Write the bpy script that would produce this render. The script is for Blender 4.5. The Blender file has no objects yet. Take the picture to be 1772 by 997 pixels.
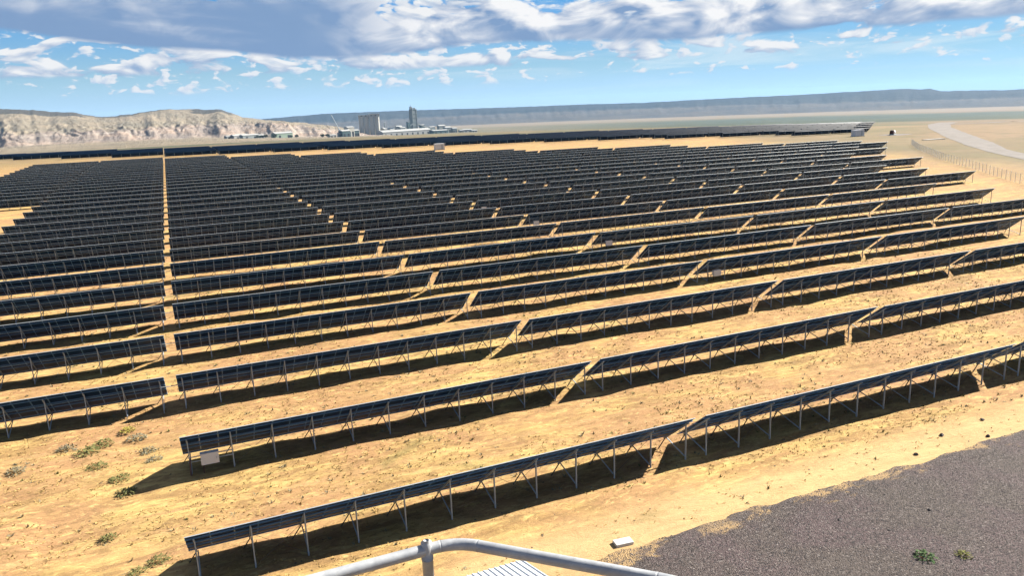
import bpy, bmesh, math, random
import numpy as np
from mathutils import Vector, Matrix

# ------------------------------------------------------------------ camera, sky, sun, exposure
scn = bpy.context.scene
COL = scn.collection
CAM_H = 19.34
cam_data = bpy.data.cameras.new('camera')
cam_data.sensor_width = 36.0
cam_data.lens = 27.12
cam_data.clip_start = 0.05
cam_data.clip_end = 60000
cam = bpy.data.objects.new('camera', cam_data)
COL.objects.link(cam)
cam_r = Vector((0.9136126, -0.40472656, -0.0388386))
cam_u = Vector((0.12774226, 0.19504208, 0.97244049))
cam_f = Vector((0.38599733, 0.89339521, -0.22989358))
cam.matrix_world = Matrix(((cam_r.x, cam_u.x, -cam_f.x, 0), (cam_r.y, cam_u.y, -cam_f.y, 0),
                           (cam_r.z, cam_u.z, -cam_f.z, CAM_H), (0, 0, 0, 1)))
scn.camera = cam

SUN_DIR = Vector((1.42, 0.12, 1.0)).normalized()          # towards the sun
SUN_EL = math.asin(SUN_DIR.z)
SUN_AZ = math.atan2(SUN_DIR.x, SUN_DIR.y)
SKY_STRENGTH = 0.05
EXPOSURE = 1.88
sun_data = bpy.data.lights.new('sun', 'SUN')
sun_data.energy = 5.0
sun_data.angle = math.radians(0.53)
sun_data.color = (1.0, 0.94, 0.84)
sun = bpy.data.objects.new('sun', sun_data)
COL.objects.link(sun)
sun.location = (60, 0, 80)
sun.rotation_euler = (-SUN_DIR).to_track_quat('-Z', 'Y').to_euler()

scn.view_settings.view_transform = 'Standard'
scn.view_settings.look = 'None'
scn.view_settings.exposure = EXPOSURE
scn.view_settings.gamma = 1.0
scn.view_settings.use_curve_mapping = False
scn.render.engine = 'CYCLES'
scn.cycles.max_bounces = 5
scn.cycles.diffuse_bounces = 2
scn.cycles.glossy_bounces = 2
scn.cycles.transparent_max_bounces = 12
scn.cycles.volume_bounces = 0
scn.cycles.use_denoising = True
scn.cycles.use_adaptive_sampling = True
scn.cycles.adaptive_threshold = 0.025
try:
    scn.cycles.denoiser = 'OPENIMAGEDENOISE'
except Exception:
    pass
scn.cycles.caustics_reflective = False
scn.cycles.caustics_refractive = False


# ---- small node language: NT(tree) makes nodes, V wraps a float socket with arithmetic
class V:
    def __init__(self, nt, s):
        self.nt, self.s = nt, s

    def _b(self, op, o, rev=False):
        a, b = (o, self) if rev else (self, o)
        return self.nt.m(op, a, b)

    def __add__(self, o): return self._b('ADD', o)
    def __radd__(self, o): return self._b('ADD', o, True)
    def __sub__(self, o): return self._b('SUBTRACT', o)
    def __rsub__(self, o): return self._b('SUBTRACT', o, True)
    def __mul__(self, o): return self._b('MULTIPLY', o)
    def __rmul__(self, o): return self._b('MULTIPLY', o, True)
    def __truediv__(self, o): return self._b('DIVIDE', o)
    def __pow__(self, o): return self._b('POWER', o)


class NT:
    def __init__(self, tree):
        self.t = tree
        tree.nodes.clear()

    def n(self, kind, **kw):
        nd = self.t.nodes.new(kind)
        for k, v in kw.items():
            setattr(nd, k, v)
        return nd

    def put(self, sock, v):
        if isinstance(v, V):
            self.t.links.new(v.s, sock)
        elif hasattr(v, 'is_output'):
            self.t.links.new(v, sock)
        elif isinstance(v, (tuple, list)) and len(v) == 3 and len(sock.default_value) == 4:
            sock.default_value = (*v, 1)
        else:
            sock.default_value = v

    def m(self, op, a, b=None, c=None):
        nd = self.n('ShaderNodeMath', operation=op)
        for i, x in enumerate((a, b, c)):
            if x is not None:
                self.put(nd.inputs[i], x)
        return V(self, nd.outputs[0])

    def clamp(self, a):
        return self.m('MAXIMUM', self.m('MINIMUM', a, 1.0), 0.0)

    def ss(self, x, lo, hi):
        nd = self.n('ShaderNodeMapRange', interpolation_type='SMOOTHSTEP')
        for k, v in zip(('Value', 'From Min', 'From Max'), (x, lo, hi)):
            self.put(nd.inputs[k], v)
        return V(self, nd.outputs[0])

    def xyz(self, vec):
        nd = self.n('ShaderNodeSeparateXYZ')
        self.put(nd.inputs[0], vec)
        return [V(self, o) for o in nd.outputs]

    def vec(self, x, y, z):
        nd = self.n('ShaderNodeCombineXYZ')
        for i, v in enumerate((x, y, z)):
            self.put(nd.inputs[i], v)
        return nd.outputs[0]

    def noise(self, vec, scale=1.0, detail=5.0, rough=0.55, dist=0.0, dims='3D', w=None):
        nd = self.n('ShaderNodeTexNoise', noise_dimensions=dims)
        self.put(nd.inputs['Vector'], vec)
        if w is not None:
            self.put(nd.inputs['W'], w)
        nd.inputs['Scale'].default_value = scale
        nd.inputs['Detail'].default_value = detail
        nd.inputs['Roughness'].default_value = rough
        nd.inputs['Distortion'].default_value = dist
        return V(self, nd.outputs[0])

    def voro(self, vec, scale=1.0, feature='F1', out=0, rand=1.0, dims='3D'):
        nd = self.n('ShaderNodeTexVoronoi', feature=feature, voronoi_dimensions=dims)
        self.put(nd.inputs['Vector'], vec)
        nd.inputs['Scale'].default_value = scale
        nd.inputs['Randomness'].default_value = rand
        return nd.outputs[out]

    def mix(self, f, a, b, blend='MIX'):
        nd = self.n('ShaderNodeMix', data_type='RGBA', blend_type=blend)
        self.put(nd.inputs[0], f)
        self.put(nd.inputs[6], a)
        self.put(nd.inputs[7], b)
        return nd.outputs[2]

    def bump(self, h, strength=0.4, dist=0.1):
        nd = self.n('ShaderNodeBump')
        self.put(nd.inputs['Height'], h)
        nd.inputs['Strength'].default_value = strength
        nd.inputs['Distance'].default_value = dist
        return nd.outputs[0]

    def principled(self, color, rough=0.8, metal=0.0, normal=None, spec=0.3):
        nd = self.n('ShaderNodeBsdfPrincipled')
        self.put(nd.inputs['Base Color'], color)
        self.put(nd.inputs['Roughness'], rough)
        self.put(nd.inputs['Metallic'], metal)
        nd.inputs['Specular IOR Level'].default_value = spec
        if normal is not None:
            self.put(nd.inputs['Normal'], normal)
        o = self.n('ShaderNodeOutputMaterial')
        self.t.links.new(nd.outputs[0], o.inputs['Surface'])
        return nd


def build_world():
    w = bpy.data.worlds.new('World')
    scn.world = w
    w.use_nodes = True
    w.cycles.sampling_method = 'MANUAL'
    w.cycles.sample_map_resolution = 256
    t = NT(w.node_tree)
    sky = t.n('ShaderNodeTexSky', sky_type='NISHITA', sun_disc=False)
    sky.sun_elevation = SUN_EL
    sky.sun_rotation = SUN_AZ
    sky.altitude = 1500
    sky.air_density = 1.0
    sky.dust_density = 0.3
    sky.ozone_density = 3.0
    tc = t.n('ShaderNodeTexCoord')
    x, y, z = t.xyz(tc.outputs['Generated'])
    az = t.m('ARCTAN2', x, y) * 57.2958
    el = t.m('ARCSINE', z) * 57.2958
    K = 1.0 / (SKY_STRENGTH * 2 ** EXPOSURE)

    def c(r, g, b):
        return (r * K, g * K, b * K)
    q = 2 ** (1.75 - EXPOSURE)
    side = (x * SUN_DIR.x + y * SUN_DIR.y) * 0.85          # the sky brightens toward the sun: hold it back evenly
    tint = t.mix(t.ss(side, 0.0, 0.9), (0.49 * q, 0.605 * q, 0.715 * q), (0.25 * q, 0.365 * q, 0.465 * q))
    tint = t.mix(1.0, tint, t.mix(t.ss(el, 3.2, -0.5), (1.0, 1.0, 1.0), (0.95, 1.08, 1.55)), 'MULTIPLY')
    tint = t.mix(1.0, tint, t.mix(t.ss(el, 2.0, 9.0), (1.0, 1.0, 1.0), (0.50, 0.88, 1.05)), 'MULTIPLY')
    base = t.mix(1.0, sky.outputs[0], tint, 'MULTIPLY')

    def p2(u, v, seed):
        return t.vec(u + seed * 3.17, v + seed * 1.31, 0.0)

    def gauss(v, c0, s):
        g = (v - c0) / s
        return t.m('EXPONENT', g * g * -1.0)

    def layer(cur, sx, sy, seed, cover, base_el, soft, lo, hi, white, grey, gain, off, dark=None, rough=0.6, rise=0.8, dist=0.4, detail=5.5, bil=2.6, bil_k=0.16):
        wob = t.noise(p2(az * (sx * 0.6), 0.0, seed + 7.0), 1, 3, 0.55, dims='2D')
        e2 = el + (wob - 0.5) * soft * 3.0
        def dens(dx, dy, det):
            p = p2((az + dx) * sx, (el + dy) * sy, seed)
            d = t.noise(p, 1.0, max(det, 2.0), rough, dist, dims='2D')
            return d + (0.42 - V(t, t.voro(p, bil, 'SMOOTH_F1', 0, dims='2D'))) * bil_k if bil_k else d
        d0 = dens(0, 0, detail)
        d1 = dens(off[0], off[1], detail - 3)
        D = d0 + cover
        a = t.ss(D, lo, hi) * t.ss(e2, base_el - soft, base_el + soft)
        lit = (d0 - d1) * gain + 0.62
        lit = lit * (0.12 + 0.88 * t.ss(e2 + (d0 - 0.5) * 2.2, base_el - 0.1, base_el + rise))
        lit = t.clamp(lit)
        if dark is not None:
            lit = lit * (1.0 - dark)
        return t.mix(t.clamp(a), cur, t.mix(lit, c(*grey), c(*white)))
    # thin high veil
    veil = t.noise(p2(az * 0.07, el * 0.75, 3.3), 1.0, 6, 0.6, 0.5, dims='2D')
    vm = t.ss(veil, 0.46, 0.72) * t.ss(el, 0.3, 2.5) * t.ss(az, 8.0, 30.0) * 0.75
    cur = t.mix(vm, base, c(0.64, 0.80, 0.90))
    # small far puffs
    clump = t.ss(t.noise(p2(az * 0.06, el * 0.3, 9.0), 1, 2, 0.5, dims='2D'), 0.40, 0.60) * 0.07 + gauss(az, 13.0, 10.0) * 0.075
    cur = layer(cur, 0.62, 1.35, 23.0, clump - 0.035, 1.7, 0.2, 0.57, 0.68, (0.80, 0.83, 0.87), (0.46, 0.60, 0.78), 3.2, (0.3, 0.2), rough=0.55, rise=0.5)
    # a middle tier of cumulus
    cur = layer(cur, 0.26, 0.72, 5.0, gauss(az, 15.0, 14.0) * 0.12 + gauss(az, -6.0, 7.0) * 0.12 - 0.04 + gauss(el, 3.5, 0.7) * 0.06, 2.85, 0.16, 0.545, 0.64,
                (0.88, 0.89, 0.90), (0.30, 0.43, 0.64), 3.2, (0.6, 0.36), rough=0.56, rise=0.9)
    # the main deck with its flat base
    big = t.noise(p2(az * 0.035, el * 0.10, 40.0), 1, 2, 0.5, dims='2D')
    mass = t.ss(az, 19.0, 9.0) * t.ss(az, -60.0, -25.0)
    soft_n = t.noise(p2(az * 0.075, el * 0.40, 77.0), 1.0, 5, 0.55, 0.3, dims='2D')
    darkness = t.clamp(mass * (1.0 - t.ss(soft_n + (el - 6.5) * 0.05, 0.40, 0.75) * 0.62))
    cover = gauss(el, 5.7, 1.3) * 0.12 + t.ss(az, 10.0, 20.0) * (gauss(el, 4.9, 1.1) * 0.20 + gauss(el, 6.3, 0.9) * 0.06) + mass * 0.30 - t.ss(el, 10.0, 22.0) * 0.22 + (big - 0.5) * 0.30
    base_el = 4.45 + gauss(az, -10.0, 7.0) * 1.3 - gauss(az, 12.0, 7.0) * 0.75 - t.ss(az, 24.0, 36.0) * 0.35
    cur = layer(cur, 0.20, 0.46, 12.0, cover - 0.03, base_el, 0.20, 0.49, 0.60, (0.94, 0.94, 0.945), (0.22, 0.345, 0.565), 3.4, (0.9, 0.60), dark=darkness, rough=0.58, rise=1.9)
    bg = t.n('ShaderNodeBackground')
    bg.inputs['Strength'].default_value = SKY_STRENGTH
    t.put(bg.inputs['Color'], cur)
    o = t.n('ShaderNodeOutputWorld')
    t.t.links.new(bg.outputs[0], o.inputs['Surface'])


build_world()

# ------------------------------------------------------------------ helpers
rng = np.random.default_rng(11)
random.seed(11)


def mat(name, fn):
    m = bpy.data.materials.new(name)
    m.use_nodes = True
    fn(NT(m.node_tree))
    return m


def flat(name, color, rough=0.6, metal=0.0, vary=0.15, scale=3.0, spec=0.3):
    def f(t):
        tc = t.n('ShaderNodeTexCoord')
        nz = t.noise(tc.outputs['Object'], scale, 4, 0.6)
        k = 1.0 - vary + nz * (2 * vary)
        col = t.mix(1.0, color, t.vec(k, k, k), 'MULTIPLY')
        t.principled(col, rough, metal, spec=spec)
    return mat(name, f)


class MB:
    """collects faces; build() links them as one mesh object"""
    def __init__(self):
        self.v, self.f, self.mi = [], [], []

    def add(self, vs, fs, mi=0):
        b = len(self.v)
        self.v += [tuple(p) for p in vs]
        self.f += [tuple(i + b for i in q) for q in fs]
        self.mi += [mi] * len(fs)

    def box(self, x0, x1, y0, y1, z0, z1, mi=0):
        vs = [(x, y, z) for z in (z0, z1) for y in (y0, y1) for x in (x0, x1)]
        self.add(vs, [(0, 2, 3, 1), (4, 5, 7, 6), (0, 1, 5, 4), (2, 6, 7, 3), (0, 4, 6, 2), (1, 3, 7, 5)], mi)

    def bar(self, a, b, w, h=None, up=(0, 0, 1), mi=0):
        a, b = Vector(a), Vector(b)
        h = w if h is None else h
        d = (b - a).normalized()
        u = Vector(up)
        if abs(d.dot(u)) > 0.99:
            u = Vector((0, 1, 0))
        s = d.cross(u).normalized()
        u = s.cross(d).normalized()
        vs = [p + s * (i * w / 2) + u * (j * h / 2) for p in (a, b) for i, j in ((-1, -1), (1, -1), (1, 1), (-1, 1))]
        self.add(vs, [(3, 2, 1, 0), (4, 5, 6, 7), (0, 1, 5, 4), (1, 2, 6, 5), (2, 3, 7, 6), (3, 0, 4, 7)], mi)

    def tube(self, pts, r, n=10, mi=0, caps=True):
        pts = [Vector(p) for p in pts]
        rings = []
        prev = None
        for i, p in enumerate(pts):
            d = (pts[min(i + 1, len(pts) - 1)] - pts[max(i - 1, 0)]).normalized()
            if prev is None:
                u = Vector((0, 0, 1)) if abs(d.z) < 0.9 else Vector((1, 0, 0))
                s = d.cross(u).normalized()
            else:
                s = (prev - d * prev.dot(d)).normalized()
            prev = s
            u = s.cross(d)
            rr = r[i] if isinstance(r, (list, tuple)) else r
            rings.append([p + s * (rr * math.cos(2 * math.pi * k / n)) + u * (rr * math.sin(2 * math.pi * k / n)) for k in range(n)])
        vs = [v for g in rings for v in g]
        fs = [(i * n + k, i * n + (k + 1) % n, (i + 1) * n + (k + 1) % n, (i + 1) * n + k) for i in range(len(pts) - 1) for k in range(n)]
        if caps:
            fs += [tuple(range(n)), tuple((len(pts) - 1) * n + k for k in reversed(range(n)))]
        self.add(vs, fs, mi)

    def mesh(self, name, mats, smooth=False):
        me = bpy.data.meshes.new(name)
        me.from_pydata(self.v, [], self.f)
        for m in mats:
            me.materials.append(m)
        if len(mats) > 1:
            me.polygons.foreach_set('material_index', self.mi)
        if smooth:
            me.polygons.foreach_set('use_smooth', [True] * len(me.polygons))
        me.update()
        return me

    def build(self, name, mats, parent=None, smooth=False, loc=None):
        if not isinstance(mats, (list, tuple)):
            mats = [mats]
        return link(name, self.mesh(name, mats, smooth), parent, loc)


def link(name, me, parent=None, loc=None):
    o = bpy.data.objects.new(name, me)
    COL.objects.link(o)
    if parent is not None:
        o.parent = parent
    if loc is not None:
        o.location = loc
    return o


def tag(o, label=None, cat=None, group=None, kind=None):
    for k, v in (('label', label), ('category', cat), ('group', group), ('kind', kind)):
        if v:
            o[k] = v
    return o


def empty(name, loc, rz=0.0):
    o = bpy.data.objects.new(name, None)
    COL.objects.link(o)
    o.location = loc
    o.rotation_euler = (0, 0, rz)
    return o


def hash2(ix, iy, seed):
    h = (ix.astype(np.int64) * 374761393 + iy.astype(np.int64) * 668265263 + seed * 1442695041) & 0x7fffffff
    h = ((h ^ (h >> 13)) * 1274126177) & 0x7fffffff
    h = h ^ (h >> 16)
    return (h & 0xffff) / 65535.0


def vnoise(x, y, seed=0):
    ix, iy = np.floor(x), np.floor(y)
    fx, fy = x - ix, y - iy
    fx, fy = fx * fx * (3 - 2 * fx), fy * fy * (3 - 2 * fy)
    a, b = hash2(ix, iy, seed), hash2(ix + 1, iy, seed)
    c, d = hash2(ix, iy + 1, seed), hash2(ix + 1, iy + 1, seed)
    return (a * (1 - fx) + b * fx) * (1 - fy) + (c * (1 - fx) + d * fx) * fy


def fbm(x, y, seed=0, octv=4, gain=0.5):
    s, a, n = 0.0, 1.0, 0.0
    for i in range(octv):
        s = s + a * vnoise(x * 2 ** i, y * 2 ** i, seed + i * 17)
        n += a
        a *= gain
    return s / n


_R = np.array([0, 550, 700, 900, 1500, 2200, 3000, 5000, 8000, 14000.0, 40000.0])
_PX = np.array([0, 0, 42.0, 40.5, 39.5, 38.8, 38.0, 31.0, 24.0, 20.0, 19.0])
_Z = -(_PX * _R / 1335 - 19.27)
_Z[:2] = 0
_Z[2] = -1.6


def smooth_ground(x, y):
    """the lie of the land: level under the array, falling away gently beyond it"""
    x, y = np.asarray(x, float), np.asarray(y, float)
    r = np.hypot(x, y)
    return np.interp(r, _R, _Z) - 1.5e-5 * np.clip(x, 0, 600) ** 2


def ground_z(x, y):
    x, y = np.asarray(x, float), np.asarray(y, float)
    near = np.clip(1.6 - np.hypot(x - 30, y - 40) / 120, 0, 1)
    micro = (fbm(x / 3.6, y / 1.7, 3, 3, 0.5) - 0.5) * 0.40 + (fbm(x / 14, y / 9, 8, 2) - 0.5) * 0.25
    ruts = (vnoise(x / 9.0, y / 0.55, 31) - 0.5) * 0.06
    pad = np.clip((x - 13) / 3, 0, 1) * np.clip((27.2 - y) / 1.5, 0, 1)
    road = np.clip((y - 24) / 1.0, 0, 1) * np.clip((30.2 - y) / 1.0, 0, 1) * np.clip((x - 8) / 6, 0, 1)
    return smooth_ground(x, y) + (micro + ruts) * near * (1 - 0.8 * np.maximum(pad, road)) - 0.03


def gz(x, y):
    return float(ground_z(x, y))


def grid_mesh(name, X, Y, Z, mats, smooth=True, attrs=None):
    h, w = X.shape
    co = np.stack([X, Y, Z], -1).reshape(-1, 3)
    i = np.arange(h * w).reshape(h, w)
    f = np.stack([i[:-1, :-1], i[:-1, 1:], i[1:, 1:], i[1:, :-1]], -1).reshape(-1, 4)
    me = bpy.data.meshes.new(name)
    me.vertices.add(len(co))
    me.vertices.foreach_set('co', co.ravel())
    me.loops.add(f.size)
    me.loops.foreach_set('vertex_index', f.ravel().astype(np.int32))
    me.polygons.add(len(f))
    me.polygons.foreach_set('loop_start', np.arange(0, f.size, 4, dtype=np.int32))
    me.polygons.foreach_set('loop_total', np.full(len(f), 4, dtype=np.int32))
    me.polygons.foreach_set('use_smooth', np.full(len(f), smooth))
    for m in mats:
        me.materials.append(m)
    for k, a in (attrs or {}).items():
        at = me.attributes.new(k, 'FLOAT', 'POINT')
        at.data.foreach_set('value', np.asarray(a, np.float32).ravel())
    me.update(calc_edges=True)
    me.validate()
    return me


# ------------------------------------------------------------------ ground
def m_ground(t):
    geo = t.n('ShaderNodeNewGeometry')
    pos = geo.outputs['Position']
    x, y, z = t.xyz(pos)
    r = t.m('SQRT', x * x + y * y)
    az = t.m('ARCTAN2', x, y) * 57.2958
    # dry soil: streaked along the rows
    st = t.noise(t.vec(x * 0.16, y * 0.95, z), 0.9, 7, 0.64, 0.9)
    pt = t.noise(t.vec(x * 0.6, y * 1.0, 0.0), 0.13, 5, 0.62, 0.6)
    fine = t.noise(t.vec(x * 0.55, y * 1.0, z), 3.4, 5, 0.70, 0.5)
    mid = t.noise(t.vec(x * 0.36, y * 1.0, 3.0), 1.6, 6, 0.66, 0.9)
    c0 = t.mix(t.ss(st, 0.40, 0.60), (0.255, 0.156, 0.064), (0.362, 0.250, 0.094))
    c0 = t.mix(t.ss(pt, 0.40, 0.58) * 0.8, c0, (0.272, 0.152, 0.076))
    c0 = t.mix(t.ss(mid, 0.50, 0.64) * 0.75, c0, (0.195, 0.118, 0.052))
    c0 = t.mix(t.ss(mid, 0.44, 0.33) * 0.65, c0, (0.450, 0.335, 0.128))
    c0 = t.mix(t.ss(fine, 0.54, 0.66) * 0.65, c0, (0.150, 0.093, 0.042))
    c0 = t.mix(t.ss(fine, 0.45, 0.34) * 0.60, c0, (0.480, 0.345, 0.145))
    # compacted wheel tracks down the middle of each lane
    ph = t.m('FRACT', (y - 31.855 + (t.noise(t.vec(x * 0.03, y * 0.02, 0.0), 1.0, 2, 0.5) - 0.5) * 3.0) / 11.30)
    w1 = t.ss(t.m('ABSOLUTE', ph - 0.52), 0.030, 0.012)
    w2 = t.ss(t.m('ABSOLUTE', ph - 0.68), 0.030, 0.012)
    c0 = t.mix(t.clamp(w1 + w2) * t.ss(mid, 0.35, 0.60) * 0.55, c0, (0.33, 0.205, 0.098))
    grs = t.ss(t.m('ABSOLUTE', ph - 0.35), 0.12, 0.02) * t.ss(st, 0.42, 0.62)
    c0 = t.mix(grs * 0.45, c0, (0.40, 0.285, 0.105))
    # smoother blown sand along the service track
    trk = t.ss(y, 24.0, 26.5) * t.ss(y, 30.6, 27.8) * t.ss(x, 4.0, 13.0)
    c0 = t.mix(trk * 0.8, c0, t.mix(t.ss(st, 0.3, 0.7), (0.345, 0.232, 0.112), (0.395, 0.275, 0.138)))
    # dusty olive strips of thin growth
    gp = t.noise(t.vec(x * 0.35, y * 0.6, 4.0), 0.35, 5, 0.65, 0.8)
    c0 = t.mix(t.ss(gp, 0.60, 0.72) * 0.5, c0, (0.135, 0.115, 0.045))
    # open range beyond the array
    fx = t.noise(t.vec(x * 0.004, y * 0.012, 1.0), 1.0, 6, 0.6, 0.4)
    plain = t.mix(t.ss(fx, 0.35, 0.65), (0.098, 0.083, 0.053), (0.148, 0.115, 0.072))
    olive = t.noise(t.vec(x * 0.01, y * 0.02, 6.0), 1.0, 5, 0.6, 0.3)
    plain = t.mix(t.ss(olive, 0.44, 0.60) * 0.8, plain, (0.088, 0.086, 0.052))
    pinkf = t.ss(az, 50.0, 53.5) * t.ss(r, 330.0, 400.0)
    plain = t.mix(pinkf * 0.7, plain, (0.160, 0.110, 0.073))
    grain = t.noise(t.vec(x * 0.06, y * 0.08, 2.0), 1.0, 7, 0.72, 0.5)
    plain = t.mix(t.ss(grain, 0.48, 0.64) * 0.75, plain, (0.072, 0.070, 0.042))
    # dark belts far out: cloud shadow put into the plain's colour
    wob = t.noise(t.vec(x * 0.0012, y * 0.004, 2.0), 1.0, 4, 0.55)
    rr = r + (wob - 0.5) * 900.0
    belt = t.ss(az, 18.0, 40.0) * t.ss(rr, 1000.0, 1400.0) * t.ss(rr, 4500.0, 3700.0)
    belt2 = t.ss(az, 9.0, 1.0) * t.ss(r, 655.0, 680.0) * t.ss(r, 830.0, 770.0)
    cloud_shade = t.mix(t.ss(fx, 0.4, 0.6), (0.030, 0.046, 0.036), (0.050, 0.060, 0.042))
    plain = t.mix(t.clamp(belt * 0.97 + belt2 * 0.85), plain, cloud_shade)
    paler = t.ss(rr, 4500.0, 5000.0) * t.ss(az, 12.0, 20.0)
    plain = t.mix(paler * 0.8, plain, (0.150, 0.118, 0.085))
    far = t.ss(r + (olive - 0.5) * 60.0, 330.0, 640.0)
    offr = t.ss(x * 0.62 + y * -0.25 + (olive - 0.5) * 22.0, 66.0, 100.0)
    col = t.mix(t.m('MAXIMUM', far, offr * 0.85), c0, plain)
    hgt = fine * 0.5 + st * 0.9 + mid * 0.9 + t.noise(pos, 14.0, 3, 0.6) * 0.12
    near = t.ss(r, 260.0, 40.0)
    nrm = t.n('ShaderNodeBump')
    t.put(nrm.inputs['Height'], hgt)
    t.put(nrm.inputs['Strength'], near * 0.75)
    nrm.inputs['Distance'].default_value = 0.14
    t.principled(col, 0.95, 0, nrm.outputs[0], spec=0.1)


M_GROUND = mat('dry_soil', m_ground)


def axis(dense0, dense1, step, lo, hi, grow=1.09):
    a = list(np.arange(dense0, dense1 + 1e-6, step))
    s = step
    while a[-1] < hi:
        s *= grow
        a.append(a[-1] + s)
    b = []
    s, p = step, dense0
    while p > lo:
        s *= grow
        p -= s
        b.append(p)
    return np.array(b[::-1] + a)


xs = axis(-26, 74, 0.24, -30000, 30000, 1.06)
ys = axis(16, 74, 0.2, -3000, 30000, 1.06)
GX, GY = np.meshgrid(xs, ys)
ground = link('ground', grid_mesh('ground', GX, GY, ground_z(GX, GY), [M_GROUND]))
tag(ground, kind='structure')


# gravel pad at the foot of the tower
def m_gravel(t):
    geo = t.n('ShaderNodeNewGeometry')
    pos = geo.outputs['Position']
    cell = t.voro(pos, 17.0, 'F1', 1)
    dist = V(t, t.voro(pos, 17.0, 'F1', 0))
    sp = t.xyz(cell)[0]
    big = t.noise(pos, 0.28, 4, 0.6, 0.4)
    fine = t.noise(pos, 9.0, 4, 0.7)
    base = t.mix(t.ss(big, 0.38, 0.62), (0.066, 0.053, 0.046), (0.074, 0.053, 0.053))
    c = t.mix(t.ss(sp, 0.0, 0.45), (0.022, 0.019, 0.020), base)
    c = t.mix(t.ss(sp, 0.80, 1.0), c, (0.14, 0.12, 0.11))
    c = t.mix(t.ss(fine, 0.6, 0.8) * 0.5, c, (0.018, 0.016, 0.016))
    x, y, z = t.xyz(pos)
    drift = t.noise(t.vec(x * 0.5, y * 0.9, 0.0), 0.9, 6, 0.68, 0.6)
    c = t.mix(t.ss(drift + t.ss(y, 23.6, 26.6) * 0.30 + t.ss(x, 17.5, 14.6) * 0.22, 0.74, 0.86) * 0.8, c, (0.30, 0.20, 0.095))
    rut = t.noise(t.vec(x * 0.12, y * 0.5, 8.0), 0.8, 4, 0.6, 0.5)
    c = t.mix(t.ss(rut, 0.56, 0.70) * 0.45, c, (0.080, 0.066, 0.058))
    h = (0.6 - dist) * 1.0 + fine * 0.4
    t.principled(c, 0.9, 0, t.bump(h, 0.9, 0.05), spec=0.2)


M_GRAVEL = mat('gravel', m_gravel)
gx = np.concatenate([np.linspace(0, 1, 8) ** 1.5 * 2, np.linspace(2.4, 90, 220)])
gy = np.linspace(0, 1, 90)
far_edge = 26.35 + (fbm(gx / 2.3, gx * 0, 5, 3) - 0.5) * 0.9 + (fbm(gx / 0.6, gx * 0, 9, 2) - 0.5) * 0.25
PXg, Vg = np.meshgrid(gx, gy)
PYg = -6 + (far_edge[None, :] + 6) * (1 - (1 - Vg) ** 1.6)
PXg2 = 14.6 + PXg + (1 - PXg.clip(0, 1)) * (fbm(PYg / 1.7, PYg * 0, 15, 3) - 0.5) * 1.3
ridge = 0.07 * np.clip((1 - Vg) * 60, 0, 1) * np.clip(PXg * 2, 0, 1)
PZg = ground_z(PXg2, PYg) - 0.02 + ridge + 0.015 * (fbm(PXg2 / 0.5, PYg / 0.5, 4, 3) - 0.5)
pad = link('gravel_pad', grid_mesh('gravel_pad', PXg2, PYg, PZg, [M_GRAVEL]))
tag(pad, kind='structure')

# pale gravel road beyond the fence
M_ROAD = mat('pale_road', lambda t: (lambda geo: t.principled(
    t.mix(t.ss(t.noise(geo.outputs['Position'], 0.25, 5, 0.6), 0.3, 0.7), (0.135, 0.122, 0.110), (0.175, 0.158, 0.144)), 0.95, spec=0.1))(t.n('ShaderNodeNewGeometry')))


def ribbon(name, left, right, m, lift=0.06, sub=14, dens=10):
    L, Rr = np.array(left, float), np.array(right, float)

    def resample(P):
        d = np.r_[0, np.cumsum(np.hypot(*np.diff(P, axis=0).T))]
        s = np.linspace(0, d[-1], sub * dens)
        return np.stack([np.interp(s, d, P[:, 0]), np.interp(s, d, P[:, 1])], 1)
    L, Rr = resample(L), resample(Rr)
    tt = np.linspace(0, 1, 6)[None, :, None]
    P = L[:, None] * (1 - tt) + Rr[:, None] * tt
    jit = (fbm(P[..., 0] / 6, P[..., 1] / 6, 61, 3) - 0.5) * 1.6 * np.abs(tt[..., 0] * 2 - 1) ** 3
    P[..., 0] += jit
    Z = ground_z(P[..., 0], P[..., 1]) + lift
    o = link(name, grid_mesh(name, P[..., 0], P[..., 1], Z, [m]))
    return tag(o, kind='structure')


ribbon('service_road', [(120, 38), (165, 83), (218.1, 141.5), (234.1, 161.1), (263.6, 191.8), (314, 239.1), (400, 316), (470, 372), (560, 432)],
       [(129, 33), (180, 88), (238.6, 154.9), (256, 173), (283, 195), (331.3, 238.9), (414.8, 312.9), (484, 366), (570, 424)], M_ROAD)
ribbon('branch_road', [(470, 372), (520, 372), (640, 420), (900, 560)], [(484, 362), (524, 366), (645, 414), (905, 554)], M_ROAD, 0.12)


# ------------------------------------------------------------------ hills and mesa
def polar_relief(name, azs, D, S, Zcam, m, attrs):
    A = np.radians(azs)[None, :]
    X = D * np.sin(A)
    Y = D * np.cos(A)
    o = link(name, grid_mesh(name, X, Y, CAM_H + Zcam, [m], True, attrs))
    return tag(o, kind='structure')


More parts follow.
